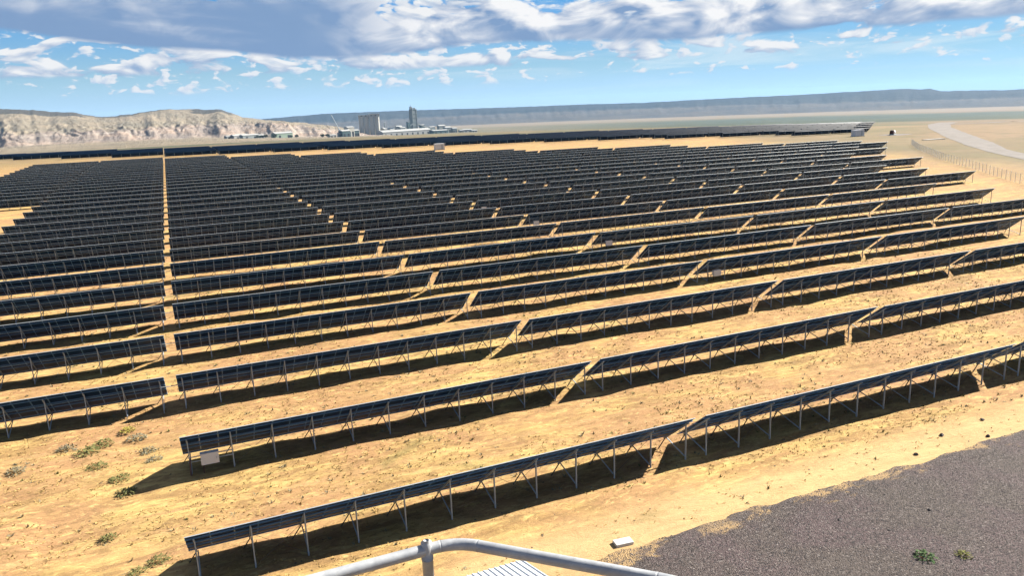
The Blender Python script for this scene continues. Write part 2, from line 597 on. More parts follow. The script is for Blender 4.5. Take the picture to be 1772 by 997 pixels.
def m_badland(t):
    geo = t.n('ShaderNodeNewGeometry')
    pos = geo.outputs['Position']
    at = t.n('ShaderNodeAttribute', attribute_name='zone')
    zone = V(t, at.outputs['Fac'])
    n1 = t.noise(pos, 0.006, 6, 0.65, 0.4)
    n2 = t.noise(pos, 0.045, 6, 0.74)
    x, y, z = t.xyz(pos)
    strata = t.noise(t.vec(x * 0.001, y * 0.001, z * 0.11), 1.0, 3, 0.6)
    slope = t.mix(t.ss(n1, 0.38, 0.62), (0.166, 0.143, 0.107), (0.232, 0.189, 0.135))
    cliff = t.mix(t.ss(n1 + (n2 - 0.5) * 0.4, 0.42, 0.64), (0.191, 0.159, 0.137), (0.287, 0.214, 0.163))
    cliff = t.mix(t.ss(strata, 0.52, 0.68) * 0.5, cliff, (0.345, 0.300, 0.249))
    cliff = t.mix(t.ss(n2, 0.55, 0.70) * 0.5, cliff, (0.125, 0.114, 0.105))
    gl = t.noise(t.vec(x * 0.045, y * 0.012, z * 0.02), 1.0, 5, 0.65, 0.6)
    cliff = t.mix(t.ss(gl, 0.52, 0.66) * 0.5, cliff, (0.102, 0.089, 0.079))
    cliff = t.mix(t.ss(gl, 0.44, 0.34) * 0.6, cliff, (0.358, 0.300, 0.242))
    f = t.ss(zone + (n1 - 0.5) * 0.2, 0.10, 0.2) * t.ss(zone + (n2 - 0.5) * 0.3, 0.50, 0.36)
    c = t.mix(f, slope, cliff)
    shrub = t.ss(n2, 0.53, 0.64) * t.ss(zone, 0.35, 0.5)
    c = t.mix(shrub * 0.7, c, (0.079, 0.081, 0.061))
    cap = t.ss(zone + (n1 - 0.5) * 0.30, 0.86, 0.92)
    c = t.mix(cap * 0.9, c, (0.050, 0.050, 0.048))
    t.principled(c, 0.95, 0, t.bump(n2 + gl * 0.8, 0.9, 16.0), spec=0.05)


def sm(x, a, b):
    q = np.clip((x - a) / (b - a), 0, 1)
    return q * q * (3 - 2 * q)


def apron_px(az, D):
    """the gentle fan of ground that climbs from the plain to the foot of the hills"""
    end = np.interp(az, [-24, 0, 3, 8, 11, 16], [-30.0, -30.0, -31.5, -36.0, -38.9, -40.5])
    return -41.5 + (end + 41.5) * np.clip((D - 900) / 1450.0, 0, 1)


az_l = np.linspace(-24, 15.2, 520)
s_l = np.linspace(0, 1, 110)[:, None]
sky_az = [-24, -14, -9.0, -7.2, -5.0, -3.9, -3.4, -1.8, -0.4, 1.6, 3.7, 4.5, 5.1, 6.9, 9.6, 12.0, 13.6, 15.2]
sky_px = [32, 27, 25, 20.5, 15.5, 8.5, 8, 10, 15, 14.5, 13.0, 5, -1.5, -7.5, -15.0, -25, -34, -40]
crest = np.interp(az_l, sky_az, sky_px)[None, :] + (fbm(az_l * 2.2, az_l * 0, 71, 4)[None, :] - 0.5) * 3.0
Dl = 2350 + s_l * 1650 + 0 * az_l[None, :]
gul = fbm(az_l[None, :] * 1.5 + 1.5 * s_l, s_l * 5.0, 41, 5, 0.6)
wz = (fbm(az_l[None, :] * 0.9, s_l * 4, 49, 3) - 0.5) * 2.2
rid = 1 - np.abs(2 * fbm((az_l[None, :] + wz) * 1.9 + s_l * 1.2, s_l * 5.0, 43, 5, 0.6) - 1)
edge = 0.27 + (fbm(az_l * 0.8, az_l * 0, 47, 3)[None, :] - 0.5) * 0.22
up = sm(s_l, edge - 0.17, edge + 0.13)
bench = np.minimum(crest - 6.0, -13.5 + 0 * s_l)
foot = apron_px(az_l, 2400)[None, :]
px = foot + 1.0 * sm(s_l, 0.0, edge - 0.08)
px = px + (bench - foot - 1.0) * up
px = px + (crest - bench) * sm(s_l, edge + 0.06, 0.93)
px = px + (gul - 0.5) * 10 * np.sin(np.pi * np.clip((s_l - 0.04) / 0.8, 0, 1)) + (rid - 0.7) * 9 * up * (1 - sm(s_l, edge + 0.1, edge + 0.4))
px = np.where(s_l > 0.93, crest - (s_l - 0.93) * 120 + (gul - 0.5) * 0.5, np.minimum(px, crest + 0.3))
zone = np.clip(s_l + (0.30 - edge), 0, 1) * np.ones_like(px)
zone = np.where(np.abs(s_l - 0.86) < 0.10, np.maximum(zone, 0.78 + 0.16 * np.interp(az_l, [-9.5, -5, -4, 0.8, 2.4, 4.3, 4.8], [1, 0.9, 0, 0, 1, 1, 0])[None, :]), zone)
D0 = np.linspace(900, 2350, 26)[:-1, None] + 0 * az_l[None, :]
p0 = apron_px(az_l[None, :], D0) + (fbm(az_l[None, :] * 2, D0 / 160, 91, 3) - 0.5) * 0.5
Dl, px = np.vstack([D0, Dl]), np.vstack([p0, px])
zone = np.vstack([np.zeros_like(p0), zone])
polar_relief('badland_hills', az_l, Dl, s_l, px * Dl / 1335, mat('badland_rock', m_badland), {'zone': zone})


def m_mesa(t):
    geo = t.n('ShaderNodeNewGeometry')
    pos = geo.outputs['Position']
    at = t.n('ShaderNodeAttribute', attribute_name='zone')
    zone = V(t, at.outputs['Fac'])
    n1 = t.noise(pos, 0.0016, 6, 0.65, 0.5)
    n2 = t.noise(pos, 0.010, 5, 0.7)
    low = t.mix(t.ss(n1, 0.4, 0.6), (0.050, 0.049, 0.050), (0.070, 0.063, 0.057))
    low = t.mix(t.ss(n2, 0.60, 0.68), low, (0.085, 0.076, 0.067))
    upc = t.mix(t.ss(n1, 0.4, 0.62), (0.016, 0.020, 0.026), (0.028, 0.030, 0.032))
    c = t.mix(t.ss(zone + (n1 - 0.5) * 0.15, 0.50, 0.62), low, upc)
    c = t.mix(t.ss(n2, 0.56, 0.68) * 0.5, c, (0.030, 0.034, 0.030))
    t.principled(c, 0.95, 0, t.bump(n2, 0.6, 30.0), spec=0.05)


az_m = np.linspace(2.0, 78, 620)
s_m = np.linspace(0, 1, 80)[:, None]
m_az = [2, 5.4, 7.2, 10.6, 14.4, 18.5, 22.8, 26, 28.7, 33, 37, 40.8, 44, 46, 48, 49.0, 50.0, 51.1, 51.6, 52.2, 54, 55.6, 56.8, 60, 78]
m_px = [-10, -6.5, -4, -0.5, -0.5, -1, -2, -2.3, -2, -3.5, -2.0, -1.0, -0.5, 0.6, 1.0, 1.8, 2.3, 0.6, 1.2, -3.5, -4, -5.5, -4.5, -3, -2]
m_crest = np.interp(az_m, m_az, m_px)[None, :] + (fbm(az_m * 3.0, az_m * 0, 81, 4)[None, :] - 0.5) * 0.9
Dm = 5600 + 3600 * s_m + 0 * az_m[None, :]
g1 = fbm(az_m[None, :] * 1.1 + s_m * 0.6, s_m * 1.5, 83, 5, 0.55)
r1 = 1 - np.abs(2 * fbm(az_m[None, :] * 1.6 + s_m * 0.5, s_m * 1.2, 85, 4, 0.5) - 1)
bench_m = np.interp(az_m, [2, 12, 20, 40, 48, 60], [-17, -16, -13.5, -14, -17, -18])[None, :]
pm = -31.5 + (bench_m + 31.5) * sm(s_m, 0.02, 0.55) + (m_crest - bench_m) * sm(s_m, 0.50 + (g1 - 0.5) * 0.2, 0.90)
pm = pm + (r1 - 0.7) * 3.2 * np.sin(np.pi * np.clip((s_m - 0.25) / 0.62, 0, 1)) + (g1 - 0.5) * 3.5 * np.sin(np.pi * np.clip((s_m - 0.05) / 0.8, 0, 1))
pm = np.where(s_m > 0.90, m_crest - (s_m - 0.90) * 30, np.minimum(pm, m_crest))
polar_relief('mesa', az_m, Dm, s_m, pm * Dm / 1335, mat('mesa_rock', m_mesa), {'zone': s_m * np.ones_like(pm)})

# ------------------------------------------------------------------ solar tables
def m_backsheet(t):
    tc = t.n('ShaderNodeTexCoord')
    oi = t.n('ShaderNodeObjectInfo')
    rnd = V(t, oi.outputs['Random'])
    x, y, z = t.xyz(tc.outputs['Object'])
    cells = t.ss(t.m('PINGPONG', x * 6.2, 0.5), 0.46, 0.5)
    nz = t.noise(tc.outputs['Object'], 1.3, 3, 0.6)
    c = t.mix(nz, (0.0028, 0.0150, 0.0480), (0.0060, 0.0260, 0.0760))
    c = t.mix(cells * 0.25, c, (0.010, 0.034, 0.080))
    c = t.mix(rnd * 0.35, c, (0.006, 0.024, 0.066))
    t.principled(c, 0.40, 0, spec=0.18)


M_BACK = mat('module_back', m_backsheet)
M_FRAME = flat('aluminium_frame', (0.095, 0.190, 0.320), 0.45, 0.1, 0.12, 2.0)
M_LIT_EDGE = flat('sunlit_frame_edge', (0.42, 0.45, 0.47), 0.35, 0.2, 0.08, 2.0)  # outer panel rims: their sunlit edge line is put into the colour
M_STEEL = flat('galvanised_steel', (0.29, 0.335, 0.37), 0.5, 0.1, 0.22, 1.6)
M_WHITE = flat('white_paint', (0.50, 0.51, 0.53), 0.45, 0, 0.06, 2.0)
M_DARK = flat('dark_conduit', (0.06, 0.03, 0.03), 0.6, 0, 0.2, 3.0)

TILT = math.radians(38.5)
CT, ST = math.cos(TILT), math.sin(TILT)
Z_TOP, SLANT, NCOL, PITCH = 2.54, 3.38, 26, 0.985
T_LEN = NCOL * PITCH
N_BENT = 12
TABLE_STEP = 26.347
X_FIRST, Y_FIRST, ROW_STEP = -1.398, 31.855, 11.30


def slope_pt(x, s, off=0.0):
    """s metres down the slope from the top edge, off metres below the panel face"""
    return Vector((x, s * CT - off * ST, Z_TOP - s * ST - off * CT))


def panel_faces(mb, x0, s0, w=0.978, l=1.68, th=0.038, lip=0.030, rec=0.030):
    x1, s1 = x0 + w, s0 + l

    def P(x, s, o):
        return slope_pt(x, s, o)
    top = [P(x0, s0, 0), P(x1, s0, 0), P(x1, s1, 0), P(x0, s1, 0)]
    bot = [P(x0, s0, th), P(x1, s0, th), P(x1, s1, th), P(x0, s1, th)]
    ib = [P(x0 + lip, s0 + lip, th), P(x1 - lip, s0 + lip, th), P(x1 - lip, s1 - lip, th), P(x0 + lip, s1 - lip, th)]
    ir = [P(x0 + lip, s0 + lip, th - rec), P(x1 - lip, s0 + lip, th - rec), P(x1 - lip, s1 - lip, th - rec), P(x0 + lip, s1 - lip, th - rec)]
    vs = top + bot + ib + ir
    mb.add(vs, [(3, 2, 1, 0)], 0)
    fr = []
    for i in range(4):
        j = (i + 1) % 4
        mb.add(vs, [(i, j, 4 + j, 4 + i)], 2)
        fr += [(4 + i, 4 + j, 8 + j, 8 + i), (8 + i, 8 + j, 12 + j, 12 + i)]
    mb.add(vs, fr, 1)
    mb.add(vs, [(12, 13, 14, 15)], 0)


def bent_x(i):
    return 0.33 + i * (T_LEN - 0.66) / (N_BENT - 1)


def steel_parts():
    """meshes of one bent at x = 0, of a purlin, of a pair of crossed rods"""
    out = {}
    mb = MB()                               # C-profile post
    for dx, dy, w, d in ((0, 0, 0.010, 0.08), (0.025, 0.036, 0.06, 0.008), (0.025, -0.036, 0.06, 0.008)):
        mb.box(dx - w / 2, dx + w / 2, 0.40 + dy - d / 2, 0.40 + dy + d / 2, -0.6, Z_TOP - 0.40 * ST / CT - 0.12)
    out['post'] = mb.mesh('post', [M_STEEL])
    mb = MB()
    mb.bar((0.06, 0.42, 0.10), slope_pt(0.06, 3.0, 0.17), 0.05, 0.05)
    out['brace'] = mb.mesh('brace', [M_STEEL])
    mb = MB()
    mb.bar(slope_pt(0, 0.25, 0.145), slope_pt(0, 3.2, 0.145), 0.05, 0.09)
    out['rafter'] = mb.mesh('rafter', [M_STEEL])
    mb = MB()
    mb.bar(slope_pt(0.0, 3.06, 0.17), (-0.55, 3.06 * CT - 0.05, -0.25), 0.045, 0.045)
    out['front_strut'] = mb.mesh('front_strut', [M_DARKSTEEL])
    mb = MB()
    mb.bar(slope_pt(0, 0, 0.07), slope_pt(T_LEN, 0, 0.07), 0.05, 0.06, up=(0, ST, CT))
    out['purlin'] = mb.mesh('purlin', [M_FRAME])
    mb = MB()
    a, b = bent_x(0), bent_x(1)
    L = b - a
    mb.bar((0, 0.43, 0.15), (L, 0.43, 1.75), 0.014)
    mb.bar((0, 0.445, 1.75), (L, 0.445, 0.15), 0.014)
    out['cross_rods'] = mb.mesh('cross_rods', [M_DARKSTEEL])
    return out


M_DARKSTEEL = flat('weathered_steel', (0.050, 0.048, 0.045), 0.6, 0.1, 0.2, 2.0)
PART = steel_parts()
PURLIN_S = (0.36, 1.30, 2.06, 3.02)
CROSS_AT = (1, 6, 9)
mb = MB()
panel_faces(mb, 0, 0)
PANEL_UP = mb.mesh('panel', [M_BACK, M_FRAME, M_LIT_EDGE])
mb = MB()
panel_faces(mb, 0, 1.70)
PANEL_LO = mb.mesh('panel', [M_BACK, M_FRAME, M_LIT_EDGE])
mb = MB()
for c in range(NCOL):
    panel_faces(mb, c * PITCH + 0.0035, 0)
    panel_faces(mb, c * PITCH + 0.0035, 1.70)
PANELS_JOINED = mb.mesh('panels', [M_BACK, M_FRAME, M_LIT_EDGE])


def merged(items, mats):
    mb = MB()
    for me, off in items:
        mb.add([v.co + Vector(off) for v in me.vertices], [tuple(p.vertices) for p in me.polygons])
    return mb.mesh('frame', mats)


def bents(keys):
    return [(PART[k], (bent_x(i), 0, 0)) for i in range(N_BENT) for k in keys]


PURL = [(PART['purlin'], (0, s * CT, -s * ST)) for s in PURLIN_S]
CROSS = [(PART['cross_rods'], (bent_x(i), 0, 0)) for i in CROSS_AT]
FRAME_MID = merged(bents(('brace', 'rafter', 'front_strut')) + PURL + CROSS, [M_STEEL])
FRAME_FAR = merged(bents(('post', 'brace', 'rafter')) + PURL, [M_STEEL])

ORD = ('first second third fourth fifth sixth seventh eighth ninth tenth eleventh twelfth thirteenth fourteenth fifteenth sixteenth '
       'seventeenth eighteenth nineteenth twentieth').split()
for tens, n10 in (('twenty', 20), ('thirty', 30)):
    ORD += [f'{tens}-{w}' for w in ORD[:9]] + ['thirtieth' if n10 == 20 else 'fortieth']


def project(p):
    d = Vector(p) - Vector((0, 0, CAM_H))
    w = d.dot(cam_f)
    if w < 1:
        return None
    return 886 + 1335 * d.dot(cam_r) / w, 498.5 - 1335 * d.dot(cam_u) / w, w


R_END = {0: 3, 1: 4, 2: 5, 3: 4, 4: 6, 5: 5, 6: 5, 7: 6, 8: 6, 9: 6, 10: 7, 11: 7, 12: 7, 13: 8, 14: 8, 15: 9, 16: 9, 17: 9}
COL_LAST = {-2: 32, -1: 32, 0: 31, 1: 29, 2: 27, 3: 25, 4: 23, 5: 21, 6: 20, 7: 18, 8: 17}


def table_origin(k, r):
    x0 = X_FIRST + TABLE_STEP * k
    y0 = Y_FIRST + ROW_STEP * r
    za = float(smooth_ground(x0, y0 + 1.2))
    zb = float(smooth_ground(x0 + T_LEN, y0 + 1.2))
    return x0, y0, za, math.atan2(zb - za, T_LEN)


field = []
for r in range(0, 34):
    for k in range(-2, 9):
        if k < 0 and r < 2:
            continue
        if k == -2 and r < 16:
            continue
        if r in R_END and k >= R_END[r]:
            continue
        if r > COL_LAST[k]:
            continue
        x0, y0, za, sl = table_origin(k, r)
        pts = [project((x0 + T_LEN * f, y0 + (0 if h else 2.6), za + h)) for f in np.linspace(0, 1, 9) for h in (2.58, 0.3)]
        ok = [p for p in pts if p and -6 < p[0] < 1778 and p[1] < 1003]
        if not ok:
            continue
        c = min(ok, key=lambda p: p[2])
        field.append((c[2], k, r))
field.sort()
field = field[:300]

n_near = n_mid = 0
for dist, k, r in field:
    x0, y0, za, sl = table_origin(k, r)
    root = empty('solar_table', (x0, y0, za))
    jr = random.Random(k * 101 + r)
    root.location.z += jr.uniform(-0.035, 0.035)
    root.rotation_euler = (jr.uniform(-0.012, 0.012), -sl + jr.uniform(-0.0022, 0.0022), jr.uniform(-0.0012, 0.0012))
    side = f'{ORD[k]} from the narrow aisle toward the road' if k >= 0 else f'{ORD[-k - 1]} from the narrow aisle toward the badlands'
    tag(root, f'solar table, {ORD[r]} row from the railing, {side}', 'solar table', 'solar tables of the main field')
    if dist < 98:                             # pieces large enough to pick apart
        n_near += 1
        for c in range(NCOL):
            link('panel', PANEL_UP, root, (c * PITCH + 0.0035, 0, 0))
            link('panel', PANEL_LO, root, (c * PITCH + 0.0035, 0, 0))
        for i in range(N_BENT):
            link('post', PART['post'], root, (bent_x(i), 0, 0))
            link('brace', PART['brace'], root, (bent_x(i), 0, 0))
            link('rafter', PART['rafter'], root, (bent_x(i), 0, 0))
            link('front_strut', PART['front_strut'], root, (bent_x(i), 0, 0))
        for s in PURLIN_S:
            link('purlin', PART['purlin'], root, (0, s * CT, -s * ST))
        for i in CROSS_AT:
            link('cross_rods', PART['cross_rods'], root, (bent_x(i), 0, 0))
    elif dist < 160:
        n_mid += 1
        if dist < 116:
            for c in range(NCOL):
                link('panel', PANEL_UP, root, (c * PITCH + 0.0035, 0, 0))
                link('panel', PANEL_LO, root, (c * PITCH + 0.0035, 0, 0))
        else:
            tag(link('panels', PANELS_JOINED, root), kind='stuff')
        for i in range(N_BENT):
            link('post', PART['post'], root, (bent_x(i), 0, 0))
        tag(link('frame', FRAME_MID, root), kind='stuff')
    else:
        tag(link('panels', PANELS_JOINED, root), kind='stuff')
        tag(link('frame', FRAME_FAR, root), kind='stuff')
    if k == -1 and r < 8:                      # cable duct bridging the aisle
        mb = MB()
        mb.tube([slope_pt(T_LEN - 0.4, 1.3, 0.22), slope_pt(T_LEN + 0.35, 1.3, 0.25), slope_pt(TABLE_STEP + 0.4, 1.3, 0.22)], 0.025, 6)
        mb.build('cable_duct', M_STEEL, root)
print('tables', len(field), 'near', n_near, 'mid', n_mid)

# the second field beyond the diagonal track: too far to pick tables apart
mb = MB()
for r in range(16, 54):
    for k in range(-6, 19):
        n0 = max(np.interp(k, [-6, -3.5, 0, 7.6, 12.2, 18], [47.5, 44.0, 36.9, 28.8, 21.6, 13.0]), 0)
        n1 = np.interp(k, [-6, -3.4, 0, 9.1, 17.2, 19], [50, 48.2, 43.5, 37.0, 32.6, 31.5])
        kmax = np.interp(r, [22, 33], [11.3, 17.0])
        if r < n0 or r > n1 or k > kmax:
            continue
        x0, y0, za, sl = table_origin(k, r)
        zb = za + T_LEN * math.tan(sl)
        A, B = slope_pt(0, 0), slope_pt(T_LEN, 0)
        C, D = slope_pt(T_LEN, SLANT), slope_pt(0, SLANT)
        o = Vector((x0, y0, 0))
        dz = [Vector((0, 0, z)) for z in (za, zb, zb, za)]
        up = [p + o + q for p, q in zip((A, B, C, D), dz)]
        lo = [p - Vector((0, ST, CT)) * 0.12 for p in up]
        mb.add(up + lo, [(3, 2, 1, 0), (4, 5, 6, 7), (0, 1, 5, 4), (1, 2, 6, 5), (2, 3, 7, 6), (3, 0, 4, 7)])
        for i in range(0, N_BENT, 2):
            xx = x0 + bent_x(i)
            mb.box(xx - 0.06, xx + 0.06, y0 + 0.4, y0 + 0.5, za - 0.5, za + 2.1, 1)
far_tables = mb.build('distant_solar_tables', [M_BACK, M_STEEL])
tag(far_tables, 'dark distant solar field beyond the diagonal sandy track', 'solar field', kind='stuff')


# ------------------------------------------------------------------ combiner boxes on the tables' first bent
def combiner(k, r, label):
    x0, y0, za, sl = table_origin(k, r)
    root = tag(empty('combiner_box', (x0 + bent_x(0), y0, za)), label, 'combiner box', 'white combiner boxes under table ends')
    L = bent_x(1) - bent_x(0)
    mb = MB()
    mb.box(0.62, 1.52, 0.10, 0.36, 0.62, 1.22)
    mb.box(0.60, 1.54, 0.05, 0.10, 0.60, 1.24)
    mb.box(0.58, 1.56, 0.03, 0.40, 1.241, 1.262)
    enc = mb.build('enclosure', M_WHITE, root)
    for z in (0.78, 1.06):
        mb = MB()
        mb.box(-0.05, L + 0.08, 0.365, 0.398, z - 0.025, z + 0.025)
        mb.build('mounting_rail', M_STEEL, root)
    mb = MB()
    mb.tube([(0.05, 0.40, 1.05), (0.03, 0.33, 0.7), (0.0, 0.31, -0.2)], 0.045, 8)
    mb.tube([(0.72, 0.25, 0.65), (0.70, 0.27, 0.3), (0.66, 0.3, -0.2)], 0.03, 8)
    mb.build('conduit', M_DARK, root)
    mb = MB()
    mb.box(1.40, 1.44, 0.02, 0.048, 0.86, 0.98)
    mb.build('latch', M_STEEL, enc)


combiner(0, 1, 'white combiner box below the near end of the second solar row')
combiner(2, 3, 'white combiner box in a gap of the fourth solar row')
combiner(2, 5, 'white combiner box in a gap of the sixth solar row')
combiner(2, 7, 'small white combiner box in a gap of the eighth solar row')
combiner(2, 9, 'tiny white combiner box in a gap of the tenth solar row')


# ------------------------------------------------------------------ inverter cabins and small equipment
def cabin(x, y, w, d, h, label, rz=0.0):
    z = gz(x, y)
    root = tag(empty('inverter_cabin', (x, y, z), rz), label, 'cabin', 'inverter cabins in the far field')
    mb = MB()
    mb.box(-w / 2, w / 2, -d / 2, d / 2, 0.25, h)
    for i in range(9):
        xx = -w / 2 + (i + 0.5) * w / 9
        mb.box(xx - 0.04, xx + 0.04, -d / 2 - 0.03, -d / 2, 0.3, h - 0.05)
    mb.build('wall', M_WHITE, root)
    mb = MB()
    mb.box(-w / 2 - 0.1, w / 2 + 0.1, -d / 2 - 0.1, d / 2 + 0.1, h + 0.002, h + 0.16)
    mb.build('roof', M_WHITE, root)
    mb = MB()
    mb.box(-w / 2 - 0.2, w / 2 + 0.2, -d / 2 - 0.2, d / 2 + 0.2, -0.4, 0.248)
    mb.build('plinth', M_CONC, root)
    mb = MB()
    mb.box(w * 0.1, w * 0.1 + 1.0, -d / 2 - 0.06, -d / 2 - 0.032, 0.35, h - 0.3)
    dr = mb.build('door', M_STEEL, root)
    mb = MB()
    mb.box(w * 0.1 + 0.85, w * 0.1 + 0.92, -d / 2 - 0.10, -d / 2 - 0.062, 1.0, 1.25)
    mb.build('handle', M_DARK, dr)


M_CONC = flat('concrete', (0.26, 0.25, 0.23), 0.85, 0, 0.15, 0.8)
M_RUST = flat('dark_red_paint', (0.06, 0.025, 0.02), 0.6, 0, 0.2, 2)
cabin(122, 365, 4.6, 2.6, 2.9, 'pale cabin beside the diagonal track, in front of the far solar field')
cabin(305, 279, 5.6, 2.8, 3.0, 'white cabin at the end of the far solar field by the road')
x, y = 322.5, 274
z = gz(x, y)
root = tag(empty('pump_skid', (x, y, z), 0.5), 'dark red machine skid with pale tank on bare pad near the road', 'machine')
mb = MB(); mb.box(-2.6, 2.6, -1.1, 1.1, 0.15, 0.45); mb.build('skid', M_STEEL, root)
mb = MB(); mb.box(-2.3, -0.2, -0.9, 0.9, 0.452, 2.0); mb.box(-1.9, -0.8, -0.7, 0.7, 2.002, 2.3); mb.build('engine_housing', M_RUST, root)
mb = MB(); mb.tube([(0.2, 0, 1.35), (0.35, 0, 1.35), (2.3, 0, 1.35), (2.45, 0, 1.35)], [0.5, 0.85, 0.85, 0.5], 16); mb.build('tank', M_WHITE, root)
mb = MB(); mb.tube([(-1.2, 0.3, 2.2), (-1.2, 0.3, 3.0)], 0.08, 8); mb.build('exhaust', M_STEEL, root)
ang = np.linspace(0, 2 * np.pi, 40)
rad = np.linspace(0.02, 1, 6)
RR, AA = np.meshgrid(rad, ang)
PXp = x + 2 + RR * (9 + 2 * np.cos(AA * 3)) * np.cos(AA)
PYp = y + RR * (6 + np.sin(AA * 2)) * np.sin(AA)
tag(link('bare_pad', grid_mesh('bare_pad', PXp, PYp, ground_z(PXp, PYp) + 0.08, [M_ROAD])), kind='structure')
mb = MB()
mb.box(-5.5, 5.5, -1.2, 1.2, -0.3, 0.18)
for i in range(10):
    mb.box(-5.5 + i * 1.1 + 0.02, -5.5 + (i + 1) * 1.1 - 0.02, -1.23, 1.23, 0.182, 0.26)
o = mb.build('concrete_culvert', M_CONC, None, loc=(294.5, 229.8, gz(294.5, 229.8)))
tag(o, 'long pale concrete strip between the fence and the gravel road', 'culvert')

# ------------------------------------------------------------------ perimeter fence
fence_line = np.array([(120.0, 56.0), (140, 80), (158.8, 102.4), (169.2, 114.9), (183.3, 131.3), (202.3, 154.0), (235.9, 189.3), (262, 214)])
d = np.r_[0, np.cumsum(np.hypot(*np.diff(fence_line, axis=0).T))]
sp = np.arange(0, d[-1], 3.0)
fx, fy = np.interp(sp, d, fence_line[:, 0]), np.interp(sp, d, fence_line[:, 1])
fz = ground_z(fx, fy)
root = tag(empty('perimeter_fence', (fx[0], fy[0], fz[0])), 'thin grey wire fence on steel posts beside the gravel road', 'fence')
o0 = Vector((fx[0], fy[0], fz[0]))
mb = MB(); mb.tube([(0, 0, -0.4), (0, 0, 2.15)], 0.05, 6)
fpost = mb.mesh('fence_post', [flat('fence_steel', (0.45, 0.46, 0.46), 0.5, 0.1, 0.1, 1)])
for i in range(len(fx)):
    link('fence_post', fpost, root, (fx[i] - o0.x, fy[i] - o0.y, fz[i] - o0.z))
M_WIRE = flat('fence_wire', (0.42, 0.43, 0.43), 0.5, 0.1, 0.1, 1)
mb = MB()
for i in range(len(fx) - 1):
    a = Vector((fx[i], fy[i], fz[i])) - o0
    b = Vector((fx[i + 1], fy[i + 1], fz[i + 1])) - o0
    for h in (0.08, 0.32, 0.56, 0.80, 1.04, 1.28, 1.52, 1.76, 2.0):
        mb.bar(a + Vector((0, 0, h)), b + Vector((0, 0, h)), 0.010)
    for q in range(1, 6):
        p = a.lerp(b, q / 6)
        mb.bar(p + Vector((0, 0, 0.08)), p + Vector((0, 0, 2.0)), 0.009)
tag(mb.build('wire_mesh', M_WIRE, root), kind='stuff')


# ------------------------------------------------------------------ cement works on the plain
def polar(px, D):
    """bearing of a photo column at ground distance D"""
    az = math.radians(np.interp(px, [0, 150, 300, 430, 640, 714, 900, 1200], [-9.04, -4.39, 0.70, 5.44, 13.68, 16.70, 24.45, 36.79]))
    return D * math.sin(az), D * math.cos(az), az


M_SILO = flat('pale_concrete', (0.33, 0.32, 0.285), 0.85, 0, 0.10, 0.06)
M_TOWER = flat('grey_concrete', (0.165, 0.185, 0.185), 0.85, 0, 0.12, 0.08)
M_CLAD = flat('pale_cladding', (0.25, 0.25, 0.24), 0.6, 0, 0.06, 0.05)
M_TEAL = flat('teal_cladding', (0.045, 0.078, 0.085), 0.6, 0, 0.1, 0.05)
M_GLASSD = flat('dark_opening', (0.012, 0.014, 0.018), 0.4, 0, 0.1, 0.1)
PD = 3000.0


def site(name, px, D, label, cat, group=None, sink=0.0):
    x, y, az = polar(px, D)
    return tag(empty(name, (x, y, max(float(smooth_ground(x, y)), CAM_H + float(apron_px(math.degrees(az), D)) * D / 1335 if D < 2400 else -999) - sink), -az + (0.0 if name == 'silo_block' else 0.62)), label, cat, group)


mpp = PD / 1335
root = site('silo_block', 638, PD, 'row of four tall pale concrete silos at the cement works', 'silos')
root.scale = (1.0, 1.0, 1.07)
for i in range(4):
    cx = (-1.5 + i) * 8.6 * mpp
    n = 28
    mb = MB()
    mb.tube([(cx, 0, -8), (cx, 0, 66), (cx, 0, 68)], [9.0, 9.0, 8.8], n)
    mb.build('silo', M_SILO, root)
    mb = MB()
    mb.tube([(cx, 0, 66.2), (cx, 0, 68.4)], 9.7, n)
    mb.build('ring_beam', M_SILO, root)
mb = MB(); mb.box(-17.4 * mpp, -1.0 * mpp, -6, 9, 68.5, 74); mb.build('head_house', M_SILO, root)
mb = MB(); mb.box(-0.6 * mpp, 17.8 * mpp, -6.5, 9, 68.5, 77); mb.build('head_house', M_SILO, root)
for cx in (-12, -5, 4, 11):
    mb = MB(); mb.box(cx * mpp - 3, cx * mpp + 3, -6.9, -6.51, 70, 72.5); mb.build('window', M_GLASSD, root)

root = site('preheater_tower', 715, PD + 120, 'tallest grey concrete tower of the cement works', 'tower')
root.scale = (1.0, 1.0, 1.20)
for fl in range(6):
    w = 11.5 - fl * 0.12
    h0, h1 = fl * 13.2 - 6 * (fl == 0), (fl + 1) * 13.2
    mb = MB()
    for sx in (-1, 1):
        for sy in (-1, 1):
            mb.box(sx * w - (2.2 if sx > 0 else 0), sx * w + (2.2 if sx < 0 else 0), sy * w - (2.2 if sy > 0 else 0), sy * w + (2.2 if sy < 0 else 0), h0, h1 - 1.42)
    mb.box(-w - 0.4, w + 0.4, -w - 0.4, w + 0.4, h1 - 1.4, h1)
    mb.box(-w + 1.2, w - 1.2, -w + 1.2, w - 1.2, h0 + (0 if fl else 4), h1 - 1.41)
    mb.build('storey', M_TOWER, root)
for cxx, cyy in ((-6, -5), (5, -4)):
    mb = MB(); mb.tube([(cxx, cyy, 79.2), (cxx, cyy, 83), (cxx, cyy, 84.5)], [3.6, 3.6, 1.2], 14); mb.build('cyclone', M_TOWER, root)
mb = MB(); mb.box(-9.5, -2.5, 1.0, 8.5, 79.2, 88); mb.tube([(-6, 5, 88), (-6, 5, 93)], 0.5, 6); mb.build('stair_head', M_TOWER, root)

